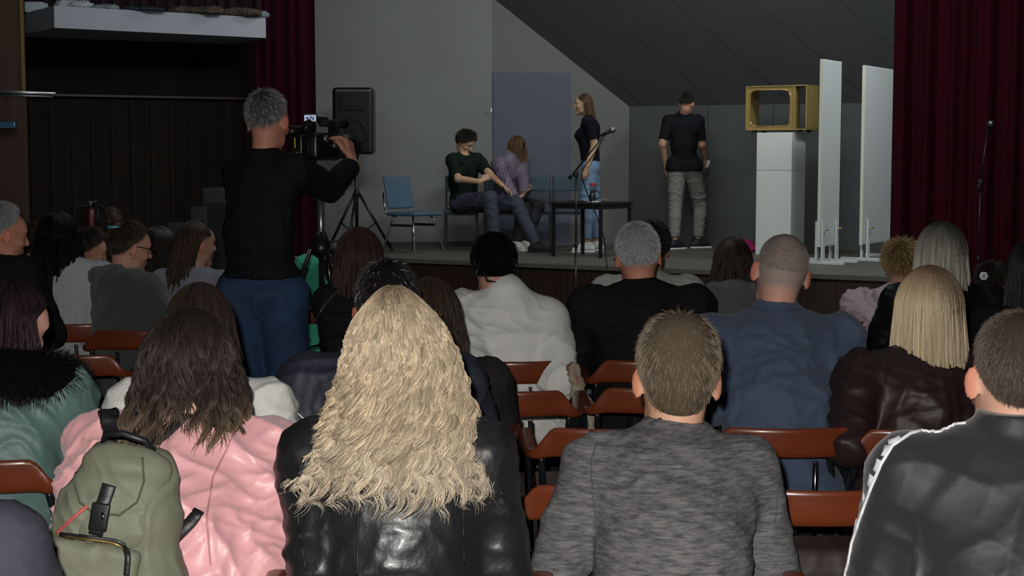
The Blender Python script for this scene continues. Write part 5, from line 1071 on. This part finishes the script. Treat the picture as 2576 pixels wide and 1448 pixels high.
for i in range(7): a = i * .9; F.ell(bc + k.hr * .035 * math.cos(a) + norm(k.hu - k.hf * .6) * (.03 * math.sin(a) + .02), (.026, .026, .02), k=.006)
v, f = F.mesh(); v = folds(v, f, .006, 5, 3); mesh_np('hair_bun', v, f, mat('dark_brown_hair', (.075, .048, .034), .45), r, base=b)
bb = MB(); bb.tube([bc + k.hr * .034 * math.cos(a) + norm(k.hf + k.hu * .3) * .034 * math.sin(a) - k.hu * .018 for a in np.linspace(0, 6.283, 20)], .007, 6, cap=False); bb.build('hair_tie', mat('turquoise_band', (.10, .42, .48), .6), r, b)
def at_(k, a, b_, c): return k.C + (k.hr * a + k.hf * b_ + k.hu * c) * k.hs
bb = MB()
for s_ in (-1, 1):
    bb.tube([at_(k, s_ * .034 + .024 * math.cos(a), .104, .004 + .018 * math.sin(a)) for a in np.linspace(0, 6.283, 18)], .0022, 6, cap=False); bb.tube([at_(k, s_ * .058, .102, .008), at_(k, s_ * .077, .05, .012), at_(k, s_ * .082, -.005, .010), at_(k, s_ * .08, -.02, -.005)], .0022, 6)
bb.tube([at_(k, -.012, .106, .006), at_(k, .012, .106, .006)], .002, 6); bb.build('glasses', M_black, r, b)
bb = MB(); bb.lathe(at_(k, .090, -.01, -.045), [(.001, -.006), (.006, 0), (.001, .006)]); bb.build('earring', M_chrome, r, b)
k = seat_sk(150, 536, 7.3, 172, 185, 7.2, shd=.29, hpitch=6, hyaw=8, sw=.175, hs=1.0, w=1.05, ears=False, elbows=(None, PX(235, 800, 7.15)), wrists=(None, PX(215, 860, 7.3)))
env = [(.0, .104, .112, 0, -.01), (-.08, .12, .13, .0, -.03), (-.2, .13, .14, .0, -.05), (-.34, .115, .15, -.01, -.07), (-.5, .07, .13, .06, -.10)]
(r, b, g), gg = quick('woman with long jet-black hair over a white jumper', k, cloth('offwhite_fleece', (.42, .42, .43), bump=(60, .5, .006)), dict(env=env, zt=.128, n=3000, m=16, zend=(-.40, -.26), zphi=lambda p: np.where((p > .1) & (p < .7), -.10, .03), mid=(.005, .005, .006), r=.0014, core=.6, wave=(.004, 14), clumps=30, face=112, wide=.95), 'long', gk=dict(name='jumper', g=.026, fold=.008, seed=91), hs=43)
k = seat_sk(18, 520, 6.55, -42, -50, 6.45, shd=.275, hyaw=52, hpitch=10, sw=.185, hs=1.04, w=1.0)
quick('elderly man with grey hair in profile at the left edge in black', k, cloth('black_wool', (.011, .011, .012)), dict(thick=(.018, .008), lim=(116, 84, 56), n=5000, len=.02, col=(.20, .20, .21), tip=(.34, .34, .35), lift=.3, mess=.25, r=.0011, core=.8), skin=SK['ruddy'], gk=dict(name='jacket', g=.030, collar=.035, fold=.006, seed=93), h=.006, hs=45)
k = seat_sk(497, 557, 7.55, 492, 490, 7.5, shd=.285, hyaw=50, hpitch=4, sw=.165, hs=.96, w=.92, tw=8)
env = [(.0, .088, .104, 0, -.015), (-.05, .085, .11, -.0, -.03), (-.15, .085, .11, -.0, -.06), (-.3, .08, .10, -.0, -.09), (-.45, .07, .08, 0, -.10)]
quick('girl with wavy half-up brown hair in a pale grey tee', k, cloth('pale_lilac_tee', (.20, .20, .235)), dict(env=env, zt=.125, n=2800, m=18, zend=(-.40, -.30), wave=(.008, 30), clumps=40, root=(.030, .02, .015), mid=(.06, .038, .024), tip=(.15, .095, .055), r=.0013, core=.5, face=86, wide=.9, hz=.068), 'long', gk=dict(name='tee', g=.012, end=.35, collar=.0, fold=.004, seed=95), h=.006, hs=47, skin=(.40, .22, .15))
k = seat_sk(405, 570, 7.9, 398, 398, 7.85, shd=.285, hyaw=30, hpitch=6, sw=.18, hs=1.0, ears=False)
env = [(.0, .10, .108, 0, -.01), (-.2, .115, .12, .0, -.03), (-.4, .10, .11, 0.0, -.05)]
quick('dark-haired woman in black seated between the bun and the half-up hair', k, cloth('black_knit', (.008, .008, .009)), dict(env=env, zt=.125, n=1800, zend=(-.36, -.28), mid=(.016, .012, .010), r=.0013, core=.6, face=112), 'long', gk=dict(name='jumper', g=.02), hs=49)
k = seat_sk(240, 586, 8.5, 236, 236, 8.4, shd=.26, hyaw=60, hpitch=18, sw=.15, hs=.92, w=.85)
quick('short-haired child looking down between the black hair and the bun', k, cloth('black_knit', (.008, .008, .009)), dict(thick=(.024, .014), lim=(116, 84, 54), n=3000, len=.035, col=(.022, .016, .012), tip=(.035, .025, .018), mess=.3, r=.0013), gk=dict(name='jumper', g=.018), hs=51, skin=SK['tan'])
k = seat_sk(84, 572, 8.05, 92, 92, 8.0, shd=.28, hyaw=40, hpitch=10, sw=.165, hs=.95)
quick('brown-haired person in a pale blouse beyond the elderly man', k, cloth('pale_blouse', (.25, .22, .25)), dict(thick=(.024, .02), lim=(128, 96, 54), n=2200, len=.03, col=(.028, .018, .013), r=.0013), gk=dict(name='blouse', g=.02), hs=53, skin=SK['tan'])
# child in mint jacket lifting a phone
k = seat_sk(764, 655, 8.15, 742, 748, 8.0, shd=.25, hpitch=8, sw=.15, hs=.88, w=.85, hz=.52, elbows=(None, PX(795, 735, 8.05)), wrists=(None, PX(772, 700, 8.2)), hands=(None, dict(d=V(-.3, .3, 1), pn=V(-1, .2, 0), curl=.6)))
MINT = cloth('mint_fleece', (.045, .30, .20))
(r, b, g), gg = quick('child in a mint green jacket seen between the jeans and the video tripod', k, MINT, dict(thick=(.02, .012), lim=(126, 88, 52), n=1800, len=.02, col=(.016, .012, .010), r=.0013), gk=dict(name='jacket', g=.028, fold=.006, seed=99), hs=55, skin=SK['tan'], cl='wooden armchair under the mint green jacket', h=.006)
bb = MB(); bb.tube([k.W[1] + norm(k.W[1] - k.E[1]) * -.01 + V(math.cos(a) * .033, math.sin(a) * .033, .01 * math.sin(a)) for a in np.linspace(0, 6.283, 18)], .004, 6, cap=False); bb.build('bracelet', M_chrome, r, b)
e = tag(MB().box(PX(776, 704, 8.1), (.035, .01, .07), bev=.004) or (lambda m_: (m_.box(PX(777, 712, 8.12), (.035, .012, .07), bev=.004), m_.build('mobile_phone', M_steel))[1])(MB()), 'small silver phone held up in front of the mint jacket', 'phone')
# ---------------- rucksack on the pink jacket ----------------
bvp = bvh(gp)
def surf_strip(pix, width, th, name, m, parent, base, off=.004, bv=None, label=None, n=8):
    pp = sh_project(bv or bvp, dense(pix, n), off)
    if len(pp) < 3: return None
    P = np.array([p for p, _ in pp]); 
    for _ in range(3): P[1:-1] = (P[:-2] + P[1:-1] * 2 + P[2:]) / 4
    side = []
    for i in range(len(P)):
        t = norm(P[min(i + 1, len(P) - 1)] - P[max(i - 1, 0)]); nn = pp[i][1]; nn = norm(nn - t * np.dot(nn, t)); nn = nn if nn[1] < 0 or True else nn; side.append((np.cross(t, nn), nn))
    b = MB(); b.strip(P, width, side, th); return tag(b.build(name, m, parent, base), label)
hit = sh_project(bvp, [(350, 1240)], 0)[0][0]; TOPB = PX(328, 1122, hit[1] - .075); ax = norm(PX(262, 1490, hit[1] - .12) - TOPB); ax[1] *= .6; ax = norm(ax)
OLV = mat('olive_nylon', (.17, .178, .125), .6, bump=(35, .3, .005), var=(6, .5, (.135, .143, .098))); BSTR = mat('black_webbing', (.012, .012, .014), .45, spec=.5, bump=(200, .3, .002))
base = V(*TOPB) + ax * .42; RK = empty('rucksack', base, 'olive green rucksack worn on the back of the pink jacket', 'rucksack')
fw = norm(V(0, -1, .12)); fw = norm(fw - ax * np.dot(fw, ax)); rt = norm(np.cross(ax, fw)); rt = rt if rt[0] > 0 else -rt; UPb = -ax
at_b = lambda x, d, f_: TOPB + rt * x + ax * d + fw * f_
F = Field(.006)
F.cone(at_b(-.035, .045, 0), at_b(.045, .045, 0), .050, k=.03); F.cone(at_b(-.055, .14, .01), at_b(.06, .14, .01), .064, k=.06); F.cone(at_b(-.085, .26, .015), at_b(.09, .26, .015), .070, k=.06); F.cone(at_b(-.09, .38, .01), at_b(.10, .38, .01), .07, k=.05)
v, f = F.mesh(); v = folds(v, f, .007, 3, 1.0, dirs=[(1, 0, .15), (1, .1, .4), (.8, .2, -.3), (-.9, .1, .5), (.3, 0, 1)]); bagvf = (v, f); mesh_np('bag_body', v, f, OLV, RK, base=base)
F = Field(.005); F.ell(at_b(.005, .035, .012), (.088, .058, .040), [rt, fw, ax], k=.02); F.cone(at_b(-.02, .05, .035), at_b(-.015, .16, .062), .05, .045, k=.03, sq=(fw, 2.6)); F.cone(at_b(.035, .05, .03), at_b(.035, .15, .06), .05, .042, k=.03, sq=(fw, 2.6))
v, f = F.mesh(); v = folds(v, f, .003, 9, 1.2); flapvf = (v, f); mesh_np('flap', v, f, OLV, RK, base=base)
F = Field(.005); F.box(at_b(-.02, .27, .080), (.19, .035, .17), [rt, fw, ax], .017, 0); v, f = F.mesh(); v = folds(v, f, .003, 19, 1.2); pkvf = (v, f); mesh_np('front_pocket', v, f, OLV, RK, base=base)
allb = (np.concatenate([bagvf[0], flapvf[0], pkvf[0]]), np.concatenate([bagvf[1], flapvf[1] + len(bagvf[0]), pkvf[1] + len(bagvf[0]) + len(flapvf[0])])); bvb = bvh(allb)
seam(RK, base, mat('olive_binding', (.075, .08, .05), .7), bvb, [(192, 1160), (186, 1210), (200, 1262), (235, 1290), (300, 1296), (345, 1262), (362, 1210), (358, 1150)], .0022, 'flap_binding')
surf_strip([(275, 1218), (258, 1270), (240, 1345)], .028, .003, 'buckle_strap', BSTR, RK, base, .003, bvb)
h = sh_project(bvb, [(250, 1300)], .008)
if h: bb = MB(); bb.box(h[0][0], (.036, .010, .055), [rt, fw, ax], bev=.004); o = bb.build('buckle', M_black, RK, base); bb = MB(); bb.tube([h[0][0] + fw * .008 + rt * .008 - ax * .012, h[0][0] + fw * .008 + rt * .010 + ax * .006], .0035, 6); bb.build('buckle_shine', M_chrome, o)  # chrome sliver added as the shine on the buckle
if h: bpy.data.objects[o.children[0].name].location = -Vector(base)
surf_strip([(220, 1272), (180, 1305), (142, 1342)], .007, .002, 'red_zip', mat('coral_zip', (.50, .10, .085), .6), RK, base, .002, bvb, 'coral zip line')
surf_strip([(150, 1345), (220, 1352), (290, 1362), (315, 1372), (322, 1400), (318, 1447)], .012, .002, 'pocket_zip', BSTR, RK, base, .002, bvb)
surf_strip([(165, 1348), (220, 1355), (285, 1364), (308, 1374)], .004, .0035, 'zip_teeth', M_brass, RK, base, .003, bvb)
surf_strip([(548, 1024), (505, 1030), (465, 1050), (430, 1075), (398, 1100), (372, 1118)], .038, .005, 'shoulder_strap', BSTR, RK, base)
surf_strip([(272, 1030), (278, 1060), (290, 1095), (305, 1120)], .046, .006, 'shoulder_strap', BSTR, RK, base)
surf_strip([(500, 1285), (480, 1312), (450, 1342), (420, 1372)], .026, .004, 'lower_strap', BSTR, RK, base)
bb = MB(); bb.tube([at_b(-.05, .0, .015), at_b(-.045, -.02, .03), at_b(-.01, -.028, .04), at_b(.035, -.02, .035), at_b(.05, .0, .015)], .007, 8); bb.build('grab_handle', BSTR, RK, base)
# ---------------- cameraman ----------------
z0 = 0.0; T = PX(676, 234, 6.48)
def stand(T, shx, hipx, Y, z0, ank, toes, hip=.93, shd=.30, **kw):
    fin = {q: kw.pop(q) for q in ('ears', 'hands') if q in kw}; Ys = kw.pop('Ys', Y); H = V(PX(hipx, 500, Y)[0], Y, z0 + hip)
    return finish(skeleton(T, V(PX(shx, 500, Ys)[0], Ys, T[2] - shd), H, seated=False, feet=[V(a[0], a[1], z0 + .085) for a in ank], **kw), toes=toes, z0=z0, **fin)
k = stand(T, 672, 656, 6.42, 0, [V(-1.13, 6.36, 0), V(-.93, 6.40, 0)], [(-.2, 1, 0), (.35, 1, 0)], hip=.985, shd=.315, yaw=12, hyaw=18, hpitch=8, hroll=-2, sw=.155, tw=24, hs=1.06, w=1.0, Ys=6.44, roll=2,
          elbows=(V(-1.20, 6.72, 1.28), PX(836, 476, 6.62)), wrists=(V(-1.16, 7.0, 1.22), PX(892, 410, 6.84)), hands=(dict(d=V(.0, .3, 1), pn=V(0, 1, -.3), curl=.9), dict(d=V(-.22, .3, .95), pn=V(-1, .35, -.1), curl=.85, sc=1.0)))
k.K = [(k.hipj[i] + k.A[i]) / 2 + k.f0 * .02 for i in (0, 1)]
st = {}
def tp(root, base): st['g'] = garment(k, root, base, cloth('black_jumper', (.010, .011, .013), bump=(90, .3, .003)), name='jumper', g=.018, end=.95, collar=.02, cr=.010, fold=.006, seed=101, hem=.085)
r, b, _ = person('man with thinning grey hair in a black jumper and jeans filming with the video camera', k, hair=dict(thick=(.012, .006), lim=(117, 82, 48), n=6500, len=.022, col=(.06, .06, .06), tip=(.16, .16, .16), grey=.2, lift=.2, liftop=.2, mess=.25, r=.0010, core=.7), hseed=61, skin=SK['ruddy'], h=.005, top=tp,
              pants=dict(m=mat('blue_jeans', (.022, .055, .12), .85, bump=(300, .35, .0015), var=(7, .7, (.014, .035, .08))), name='jeans', g=.012, fold=.005, fq=.7, rise=.18), shoe=(SHB(), None, .008))
bvj = bvh(k.pvf); M_st = mat('jeans_stitch', (.10, .10, .09), .8)
for p in ([(640, 738), (700, 735), (708, 742)], [(640, 738), (642, 780), (665, 805), (700, 790), (708, 742)], [(562, 735), (600, 738), (598, 790), (575, 800)], [(640, 745), (700, 742)]): seam(r, b, M_st, bvj, p, .0012, 'pocket_stitch')
# video camera on tripod
tcx = V(-.875, 6.92, 0); hubz = 1.19
e = empty('video_tripod', tcx, 'black tripod with silver column carrying the video camera', 'tripod'); b_ = tcx
bb = MB(); bb.tube([tcx + Z3 * (hubz - .05), tcx + Z3 * 1.40], .017, 12); bb.build('column', M_steel, e, b_)
bb = MB(); bb.lathe(tcx + Z3 * 1.385, [(.02, 0), (.032, .006), (.032, .022), (.02, .028)]); bb.build('ring', M_chrome, e, b_)
bb = MB(); bb.lathe(tcx + Z3 * (hubz - .06), [(.03, 0), (.05, .01), (.052, .05), (.036, .07), (.024, .11)]); bb.box(tcx + V(.07, 0, hubz - .015), (.07, .05, .05), bev=.01); bb.build('hub', M_black, e, b_)
bb = MB(); bb.lathe(tcx + Z3 * 1.40, [(.026, 0), (.03, .02), (.045, .03), (.045, .06), (.035, .07)]); bb.box(tcx + Z3 * 1.485, (.08, .11, .03), bev=.008); bb.build('pan_head', M_black, e, b_)
bb = MB(); bb.tube([tcx + Z3 * 1.46, tcx + V(-.16, -.16, 1.36)], .007, 8); bb.build('pan_handle', M_black, e, b_)
for a in (205, 325, 85):
    a = math.radians(a); d = V(math.cos(a), math.sin(a), 0); s_ = V(-math.sin(a), math.cos(a), 0); bb = MB()
    for q in (-1, 1): bb.tube([tcx + d * .05 + s_ * q * .016 + Z3 * (hubz - .03), tcx + d * .24 + s_ * q * .016 + Z3 * .66], .0075, 8)
    o = bb.build('leg', M_tube, e, b_); bb = MB(); bb.box(tcx + d * .245 + Z3 * .65, (.03, .06, .06), [d, s_, Z3], bev=.008); bb.tube([tcx + d * .24 + Z3 * .66, tcx + d * .42 + Z3 * .02], .009, 8); o2 = bb.build('lower_leg', M_black, o, b_)
    bb = MB(); bb.tube([tcx + Z3 * .72, tcx + d * .23 + Z3 * .68], .006, 6); bb.build('brace', M_black, e, b_)
bb = MB(); bb.tube([tcx + Z3 * .70, tcx + Z3 * (hubz - .05)], .013, 8); bb.build('centre_tube', M_tube, e, b_)
cdv = norm(V(.42, .90, 0)); cr_ = norm(np.cross(cdv, Z3)); cc = PX(797, 366, 6.86); CB = cc; e = empty('video_camera', V(cc[0], cc[1], 1.503), 'black camcorder with a lit little screen on the video tripod', 'camera'); b_ = V(cc[0], cc[1], 1.503)
Rb = [cr_, cdv, Z3]; L = lambda x, y, z: CB + cr_ * x + cdv * y + Z3 * z
bb = MB(); bb.box(L(0, .02, -.005), (.115, .22, .125), Rb, bev=.022); bb.build('camera_body', M_black, e, b_)
bb = MB(); bb.box(L(-.012, -.125, -.005), (.072, .07, .105), Rb, bev=.012); bb.build('battery', M_black, e, b_)
bb = MB(); bb.lathe(L(0, .12, .0), [(.052, 0), (.055, .02), (.046, .03), (.046, .09), (.058, .10), (.060, .17), (.055, .17)], cdv, 24); bb.build('lens', M_black, e, b_)
bb = MB(); bb.tube([L(0, -.09, .055), L(0, -.08, .10), L(0, -.03, .118), L(0, .08, .118), L(0, .12, .09), L(0, .12, .05)], .013, 10); bb.build('top_handle', M_black, e, b_)
bb = MB(); bb.tube([L(.035, -.02, .10), L(.035, .17, .10)], .016, 12); bb.tube([L(.035, .08, .10), L(.035, .19, .10)], .020, 12); bb.build('shotgun_mic', M_blackm, e, b_)
bb = MB(); bb.tube([L(-.03, -.18, .06), L(-.03, -.05, .07)], [.028, .02], 12); bb.build('viewfinder', M_black, e, b_)
for q in ((.056, -.02, .03, .016), (.056, .05, .0, .012)): bb = MB(); bb.lathe(L(*q[:3]), [(q[3], 0), (q[3], .012)], cr_); bb.build('knob', M_steel, e, b_)
sc_ = PX(780, 297, 6.80); bb = MB(); bb.box(sc_ + V(0, .008, 0), (.060, .010, .040), bev=.003); o = bb.build('screen_case', M_black, e, b_)
bb = MB(); bb.quad(*[sc_ + V(x, .0, z) for x, z in ((-.026, -.013), (.026, -.013), (.026, .014), (-.026, .014))]); s_ = bb.build('screen', mat('lit_screen', (.1, .12, .16), .3, emit=((.55, .68, 1), .55)), o, b_)
bb = MB()
for x0, z0_, w_, h_ in ((-.012, 0, .012, .008), (.004, .003, .006, .014), (.014, -.002, .006, .016), (-.004, -.006, .006, .005)): q = sc_ + V(x0, -.0015, z0_); bb.box(q, (w_, .001, h_))
bb.build('screen_picture', mat('screen_dark', (.02, .03, .06), .5), o, b_)
bb = MB(); bb.tube([sc_ + V(0, .008, -.02), sc_ + V(0, .03, -.05)], .006, 6); bb.build('screen_hinge', M_black, e, b_)
def text(body, loc, size, R, m, parent, base, name='lettering'):
    c = bpy.data.curves.new(name, 'FONT'); c.body = body; c.size = size; c.extrude = .0004; c.align_x = 'CENTER'; c.align_y = 'CENTER'; o = bpy.data.objects.new(name, c); COL.objects.link(o); c.materials.append(m)
    M = Matrix([[R[0][0], R[1][0], R[2][0]], [R[0][1], R[1][1], R[2][1]], [R[0][2], R[1][2], R[2][2]]]).to_4x4(); M.translation = Vector(np.array(loc) - np.array(base)); bpy.context.view_layer.update(); me = bpy.data.meshes.new_from_object(o.evaluated_get(bpy.context.evaluated_depsgraph_get())); bpy.data.objects.remove(o); o = bpy.data.objects.new(name, me); COL.objects.link(o); o.parent = parent; o.matrix_local = M; return o
M_lab = mat('label_white', (.6, .6, .6), .5); M_laby = mat('label_yellow', (.5, .45, .08), .5)
nb = -cdv; text('SONY', L(-.012, -.1615, -.035), .016, [cr_, Z3, nb], M_lab, e, b_)
bb = MB(); bb.box(L(-.014, -.1612, -.049), (.034, .001, .003), Rb); bb.build('label_line', M_lab, e, b_)
bb = MB(); bb.box(L(-.012, -.1612, .01), (.007, .001, .045), Rb); bb.build('yellow_label', M_laby, e, b_)
# ---------------- people on the stage ----------------
# man with his back turned
T = PX(1729, 236, 17.35)
k = stand(T, 1717, 1721, 17.38, SZ, [V(PX(1697, 600, 17.2)[0], 17.2, 0), V(PX(1756, 600, 17.45)[0], 17.45, 0)], [(.75, .55, 0), (.92, .35, 0)], hip=.93, shd=.285, yaw=6, hyaw=22, hpitch=14, sw=.172, hs=1.0, w=.95,
          elbows=(PX(1668, 356, 17.35), PX(1764, 358, 17.4)), wrists=(PX(1674, 412, 17.45), PX(1776, 405, 17.62)), hands=(dict(d=V(.05, .1, -1), pn=V(1, 0, 0), curl=.35), dict(d=V(.1, .4, -1), pn=V(-1, .1, 0), curl=.7)))
k.K = [V(PX(1700, 520, 17.3)[0], 17.34, SZ + .49), V(PX(1762, 512, 17.5)[0], 17.52, SZ + .49)]
def tp(root, base): garment(k, root, base, cloth('black_polo', (.007, .007, .010)), name='polo_shirt', g=.014, end=.40, collar=.045, cr=.014, fold=.003, seed=111, hem=-.04, extra=lambda F, k: F.cone(k.hipj[0] + k.U * .01, k.hipj[1] + k.U * .01, .128, k=.04))
r, b, _ = person('man in a black polo shirt and grey joggers walking away on the stage', k, hair=dict(thick=(.014, .004), n=2500, len=.014, col=(.022, .018, .013), r=.0016), hseed=63, skin=SK['tan'], h=.005, top=tp,
              pants=dict(m=cloth('grey_jogger', (.17, .165, .15)), name='joggers', g=.010, fold=.007, fq=1.1, end=.88, rise=.03), shoe=(mat('navy_trainer', (.012, .014, .022), .6), M_white, .006))
wz = k.W[1] + V(.03, .06, -.07); bb = MB(); bb.lathe(wz, [(.018, -.035), (.02, -.03), (.026, .05), (.024, .05), (.017, -.025)], norm(V(.3, .2, 1))); tag(bb.build('drinking_glass', mat('clear_glass_shine', (.5, .52, .55), .1, spec=.8)), 'small shiny glass held in the right hand of the man in the polo shirt', 'glass')
# standing woman in profile
T = PX(1467, 236, 16.75)
k = stand(T, 1480, 1486, 16.75, SZ, [V(PX(1476, 600, 16.62)[0], 16.62, 0), V(PX(1498, 600, 16.85)[0], 16.85, 0)], [(-1, -.15, 0), (-1, .02, 0)], hip=.92, shd=.285, yaw=-84, hyaw=-86, hpitch=3, sw=.165, hs=.97, w=.88, kyph=-.01, ears=False,
          elbows=(PX(1498, 372, 16.62), None), wrists=(PX(1474, 425, 16.55), V(PX(1470, 430, 16.95)[0], 16.95, 1.45)), hands=(dict(d=V(-.35, 0, -1), pn=V(-.2, 1, 0), curl=.35), None))
k.K = [V(PX(1474, 500, 16.65)[0], 16.66, SZ + .49), V(PX(1496, 500, 16.85)[0], 16.86, SZ + .49)]
def bust(F, k): F.ell(k.Sc - k.U * .17 + k.F * .10, (.13, .06, .075), [k.R, k.F, k.U], k=.04)
def tp(root, base): garment(k, root, base, cloth('navy_tee', (.006, .006, .011)), name='t_shirt', g=.010, end=.36, collar=0, fold=.004, seed=113, hem=.09, extra=bust)
env = [(.0, .088, .10, 0, -.01), (-.08, .090, .108, .0, -.02), (-.2, .098, .12, .0, -.03), (-.3, .11, .13, 0, -.02)]
r, b, _ = person('young woman in profile in a navy tee and light ripped jeans', k, hair=dict(env=env, zt=.125, n=2600, m=14, zend=(-.24, -.17), wave=(.003, 12), mid=(.085, .052, .026), tip=(.14, .09, .045), root=(.05, .03, .016), r=.0014, core=.6, face=96, wide=.95), hairk='long', hseed=65, skin=(.46, .29, .18), h=.005, top=tp,
              pants=dict(m=mat('light_blue_jeans', (.16, .25, .36), .85, bump=(200, .3, .002), var=(5, .7, (.11, .18, .28))), name='jeans', g=.004, fold=.005, end=.84, rise=.16), shoe=(mat('white_trainer', (.6, .62, .58), .6), None, .006))
bvj = bvh(k.pvf)
for (x, y, w_, h_) in ((1456, 482, 7, 17), (1458, 514, 9, 6)):
    pp = sh_project(bvj, [(x, y - h_ / 2), (x, y), (x, y + h_ / 2)], .001)
    if len(pp) == 3: bb = MB(); bb.strip([p for p, _ in pp], .012 + w_ * .001, [(V(1, 0, 0), n_) for _, n_ in pp], .0015); bb.build('ripped_patch', mat('bare_threads', (.48, .42, .36), .9), r, b)
# seated man in dark green
T = PX(1184, 336, 16.95); Y = 17.12; hp = V(PX(1168, 510, Y)[0], Y, SZ + .53); sh = V(PX(1170, 400, 17.0)[0], 17.0, T[2] - .275)
K1 = PX(1232, 499, 16.62); A1 = V(PX(1246, 600, 16.6)[0], 16.6, SZ + .085); K0 = PX(1298, 512, 16.78); A0 = V(PX(1350, 604, 16.62)[0], 16.62, SZ + .085)
k = finish(skeleton(T, sh, hp, yaw=118, tw=18, hyaw=118, hpitch=38, hroll=5, sw=.19, hs=1.04, w=1.02, kyph=.05, knees=[K0, K1], feet=[A0, A1], elbows=(PX(1246, 456, 16.8), PX(1158, 466, 16.62)), wrists=(PX(1288, 488, 16.62), PX(1228, 459, 16.55))),
           hands=(dict(d=V(.75, -.1, -.5), pn=V(-.5, 0, -.9), curl=.35), dict(d=V(.8, .25, .45), pn=V(.25, .9, -.3), curl=.65, grip=.2)), toes=[(.96, -.2, 0), (.9, -.4, 0)], z0=SZ)
def tp(root, base): garment(k, root, base, cloth('dark_green_tee', (.006, .014, .009)), name='t_shirt', g=.022, end=.42, collar=0, fold=.007, seed=115)
r, b, _ = person('young man in a dark green tee holding his forearm, seated on the stage', k, hair=dict(thick=(.032, .022), lim=(124, 96, 70), n=4000, len=.048, col=(.016, .012, .009), tip=(.03, .022, .016), lift=.2, fwd=.6, mess=.15, r=.0016), hseed=67, skin=(.46, .29, .18), h=.005, top=tp,
              pants=dict(m=cloth('slate_jeans', (.050, .052, .075)), name='trousers', g=.012, fold=.006, end=.98), shoe=(mat('black_suede', (.010, .010, .010), .8), None, .006))
# seated girl in lilac
T = PX(1306, 348, 17.38); Y = 17.42; hp = V(PX(1284, 515, Y)[0], Y, SZ + .52); sh = V(PX(1284, 420, 17.3)[0], 17.3, T[2] - .27)
K0 = PX(1352, 520, 17.1); A0 = V(PX(1320, 600, 17.0)[0], 17.0, SZ + .085); K1 = PX(1318, 524, 16.95); A1 = V(PX(1298, 600, 16.92)[0], 16.92, SZ + .085)
k = finish(skeleton(T, sh, hp, yaw=142, hyaw=140, hpitch=42, sw=.165, hs=.96, w=.9, kyph=.06, knees=[K0, K1], feet=[A0, A1], wrists=(PX(1318, 498, 17.0), PX(1296, 500, 16.9))), hands=(dict(d=V(.4, -.2, .35), pn=V(-.4, -.6, .6), curl=.4), dict(d=V(.5, .2, .1), pn=V(0, .2, 1), curl=.4)), ears=False, toes=[(.45, -.9, 0), (.6, -.8, 0)], z0=SZ)
def tp(root, base):
    o, vf = garment(k, root, base, mat('lilac_nylon', (.135, .112, .155), .55, bump=(20, .3, .008)), name='track_jacket', g=.028, end=.97, collar=.05, cr=.02, fold=.008, seed=117, cm=None)
    for q in (0, 6, 12): seam(root, base, mat('dark_stripe', (.02, .015, .03), .7), vf, [(1264 + q, 420), (1258 + q, 450), (1254 + q, 478)], .004, 'stripe')
env = [(.0, .098, .130, 0, .035), (-.08, .10, .125, .0, .05), (-.2, .10, .11, .0, .07), (-.3, .10, .10, 0, .08)]
r, b, _ = person('girl in a lilac track jacket looking down with hair over her face, seated', k, hair=dict(env=env, zt=.125, n=2800, m=14, zend=(-.24, -.15), wave=(.005, 16), mid=(.13, .07, .035), tip=(.24, .15, .085), root=(.07, .04, .02), r=.0015, core=.6, face=172, sweep=0), hairk='long', hseed=69, skin=(.46, .29, .18), h=.005, top=tp,
              pants=dict(m=DARK(), g=.008, end=.94), shoe=(mat('white_trainer', (.6, .62, .58), .6), None, .006))
pc = PX(1326, 490, 16.88); bb = MB(); bb.box(pc, (.075, .012, .15), [norm(V(.9, -.2, .3)), norm(V(0, .6, -.7)), norm(V(.3, .5, .5))], bev=.004); tag(bb.build('mobile_phone', M_black), 'black phone in the hands of the girl in lilac', 'phone')
# ---------------- last hall things ----------------
SCF = mat('floral_scarf', (.42, .46, .34), .8, var=(16, 1, (.24, .10, .07)), bump=(40, .4, .004), scale=(1, 1, .6))
F = Field(.0045); rs = random.Random(8)
for i in range(5): F.ell(PX(1446 + 5 * (i % 3), 925 + 15 * i, 5.6) + V(rs.uniform(-.012, .012), rs.uniform(-.01, .01), 0), (.026, .018, .020), k=.008)
for i in range(9):
    x1 = 1440 + i * 6.5; x0 = 1448 + i * 2.4; F.cone(PX(x0, 985, 5.6), PX(x1 + 6, 1040, 5.38 + .012 * (i % 2)), .0085, .0085, k=.007); F.cone(PX(x1 + 6, 1040, 5.38 + .012 * (i % 2)), PX(x1 + 8, 1115 + rs.randint(0, 25), 5.36 + .012 * (i % 3)), .0085, .005, k=.006)
v, f = F.mesh(); v = folds(v, f, .005, 5, 2.2); tag(mesh_np('scarf', v, f, SCF), 'floral scarf hanging from the armrest beside the white coat', 'scarf')
F = Field(.008); F.box(PX(2040, 1425, 3.28), (.24, .12, .12), None, .03, .02); F.box(PX(2040, 1470, 3.28), (.24, .14, .14), None, .03, .02); v, f = F.mesh(); v = folds(v, f, .003, 3, 1); tag(mesh_np('handbag', v, f, mat('dark_brown_leather', (.018, .009, .007), .6)), 'dark brown bag between the boy and the man in the track jacket', 'bag')
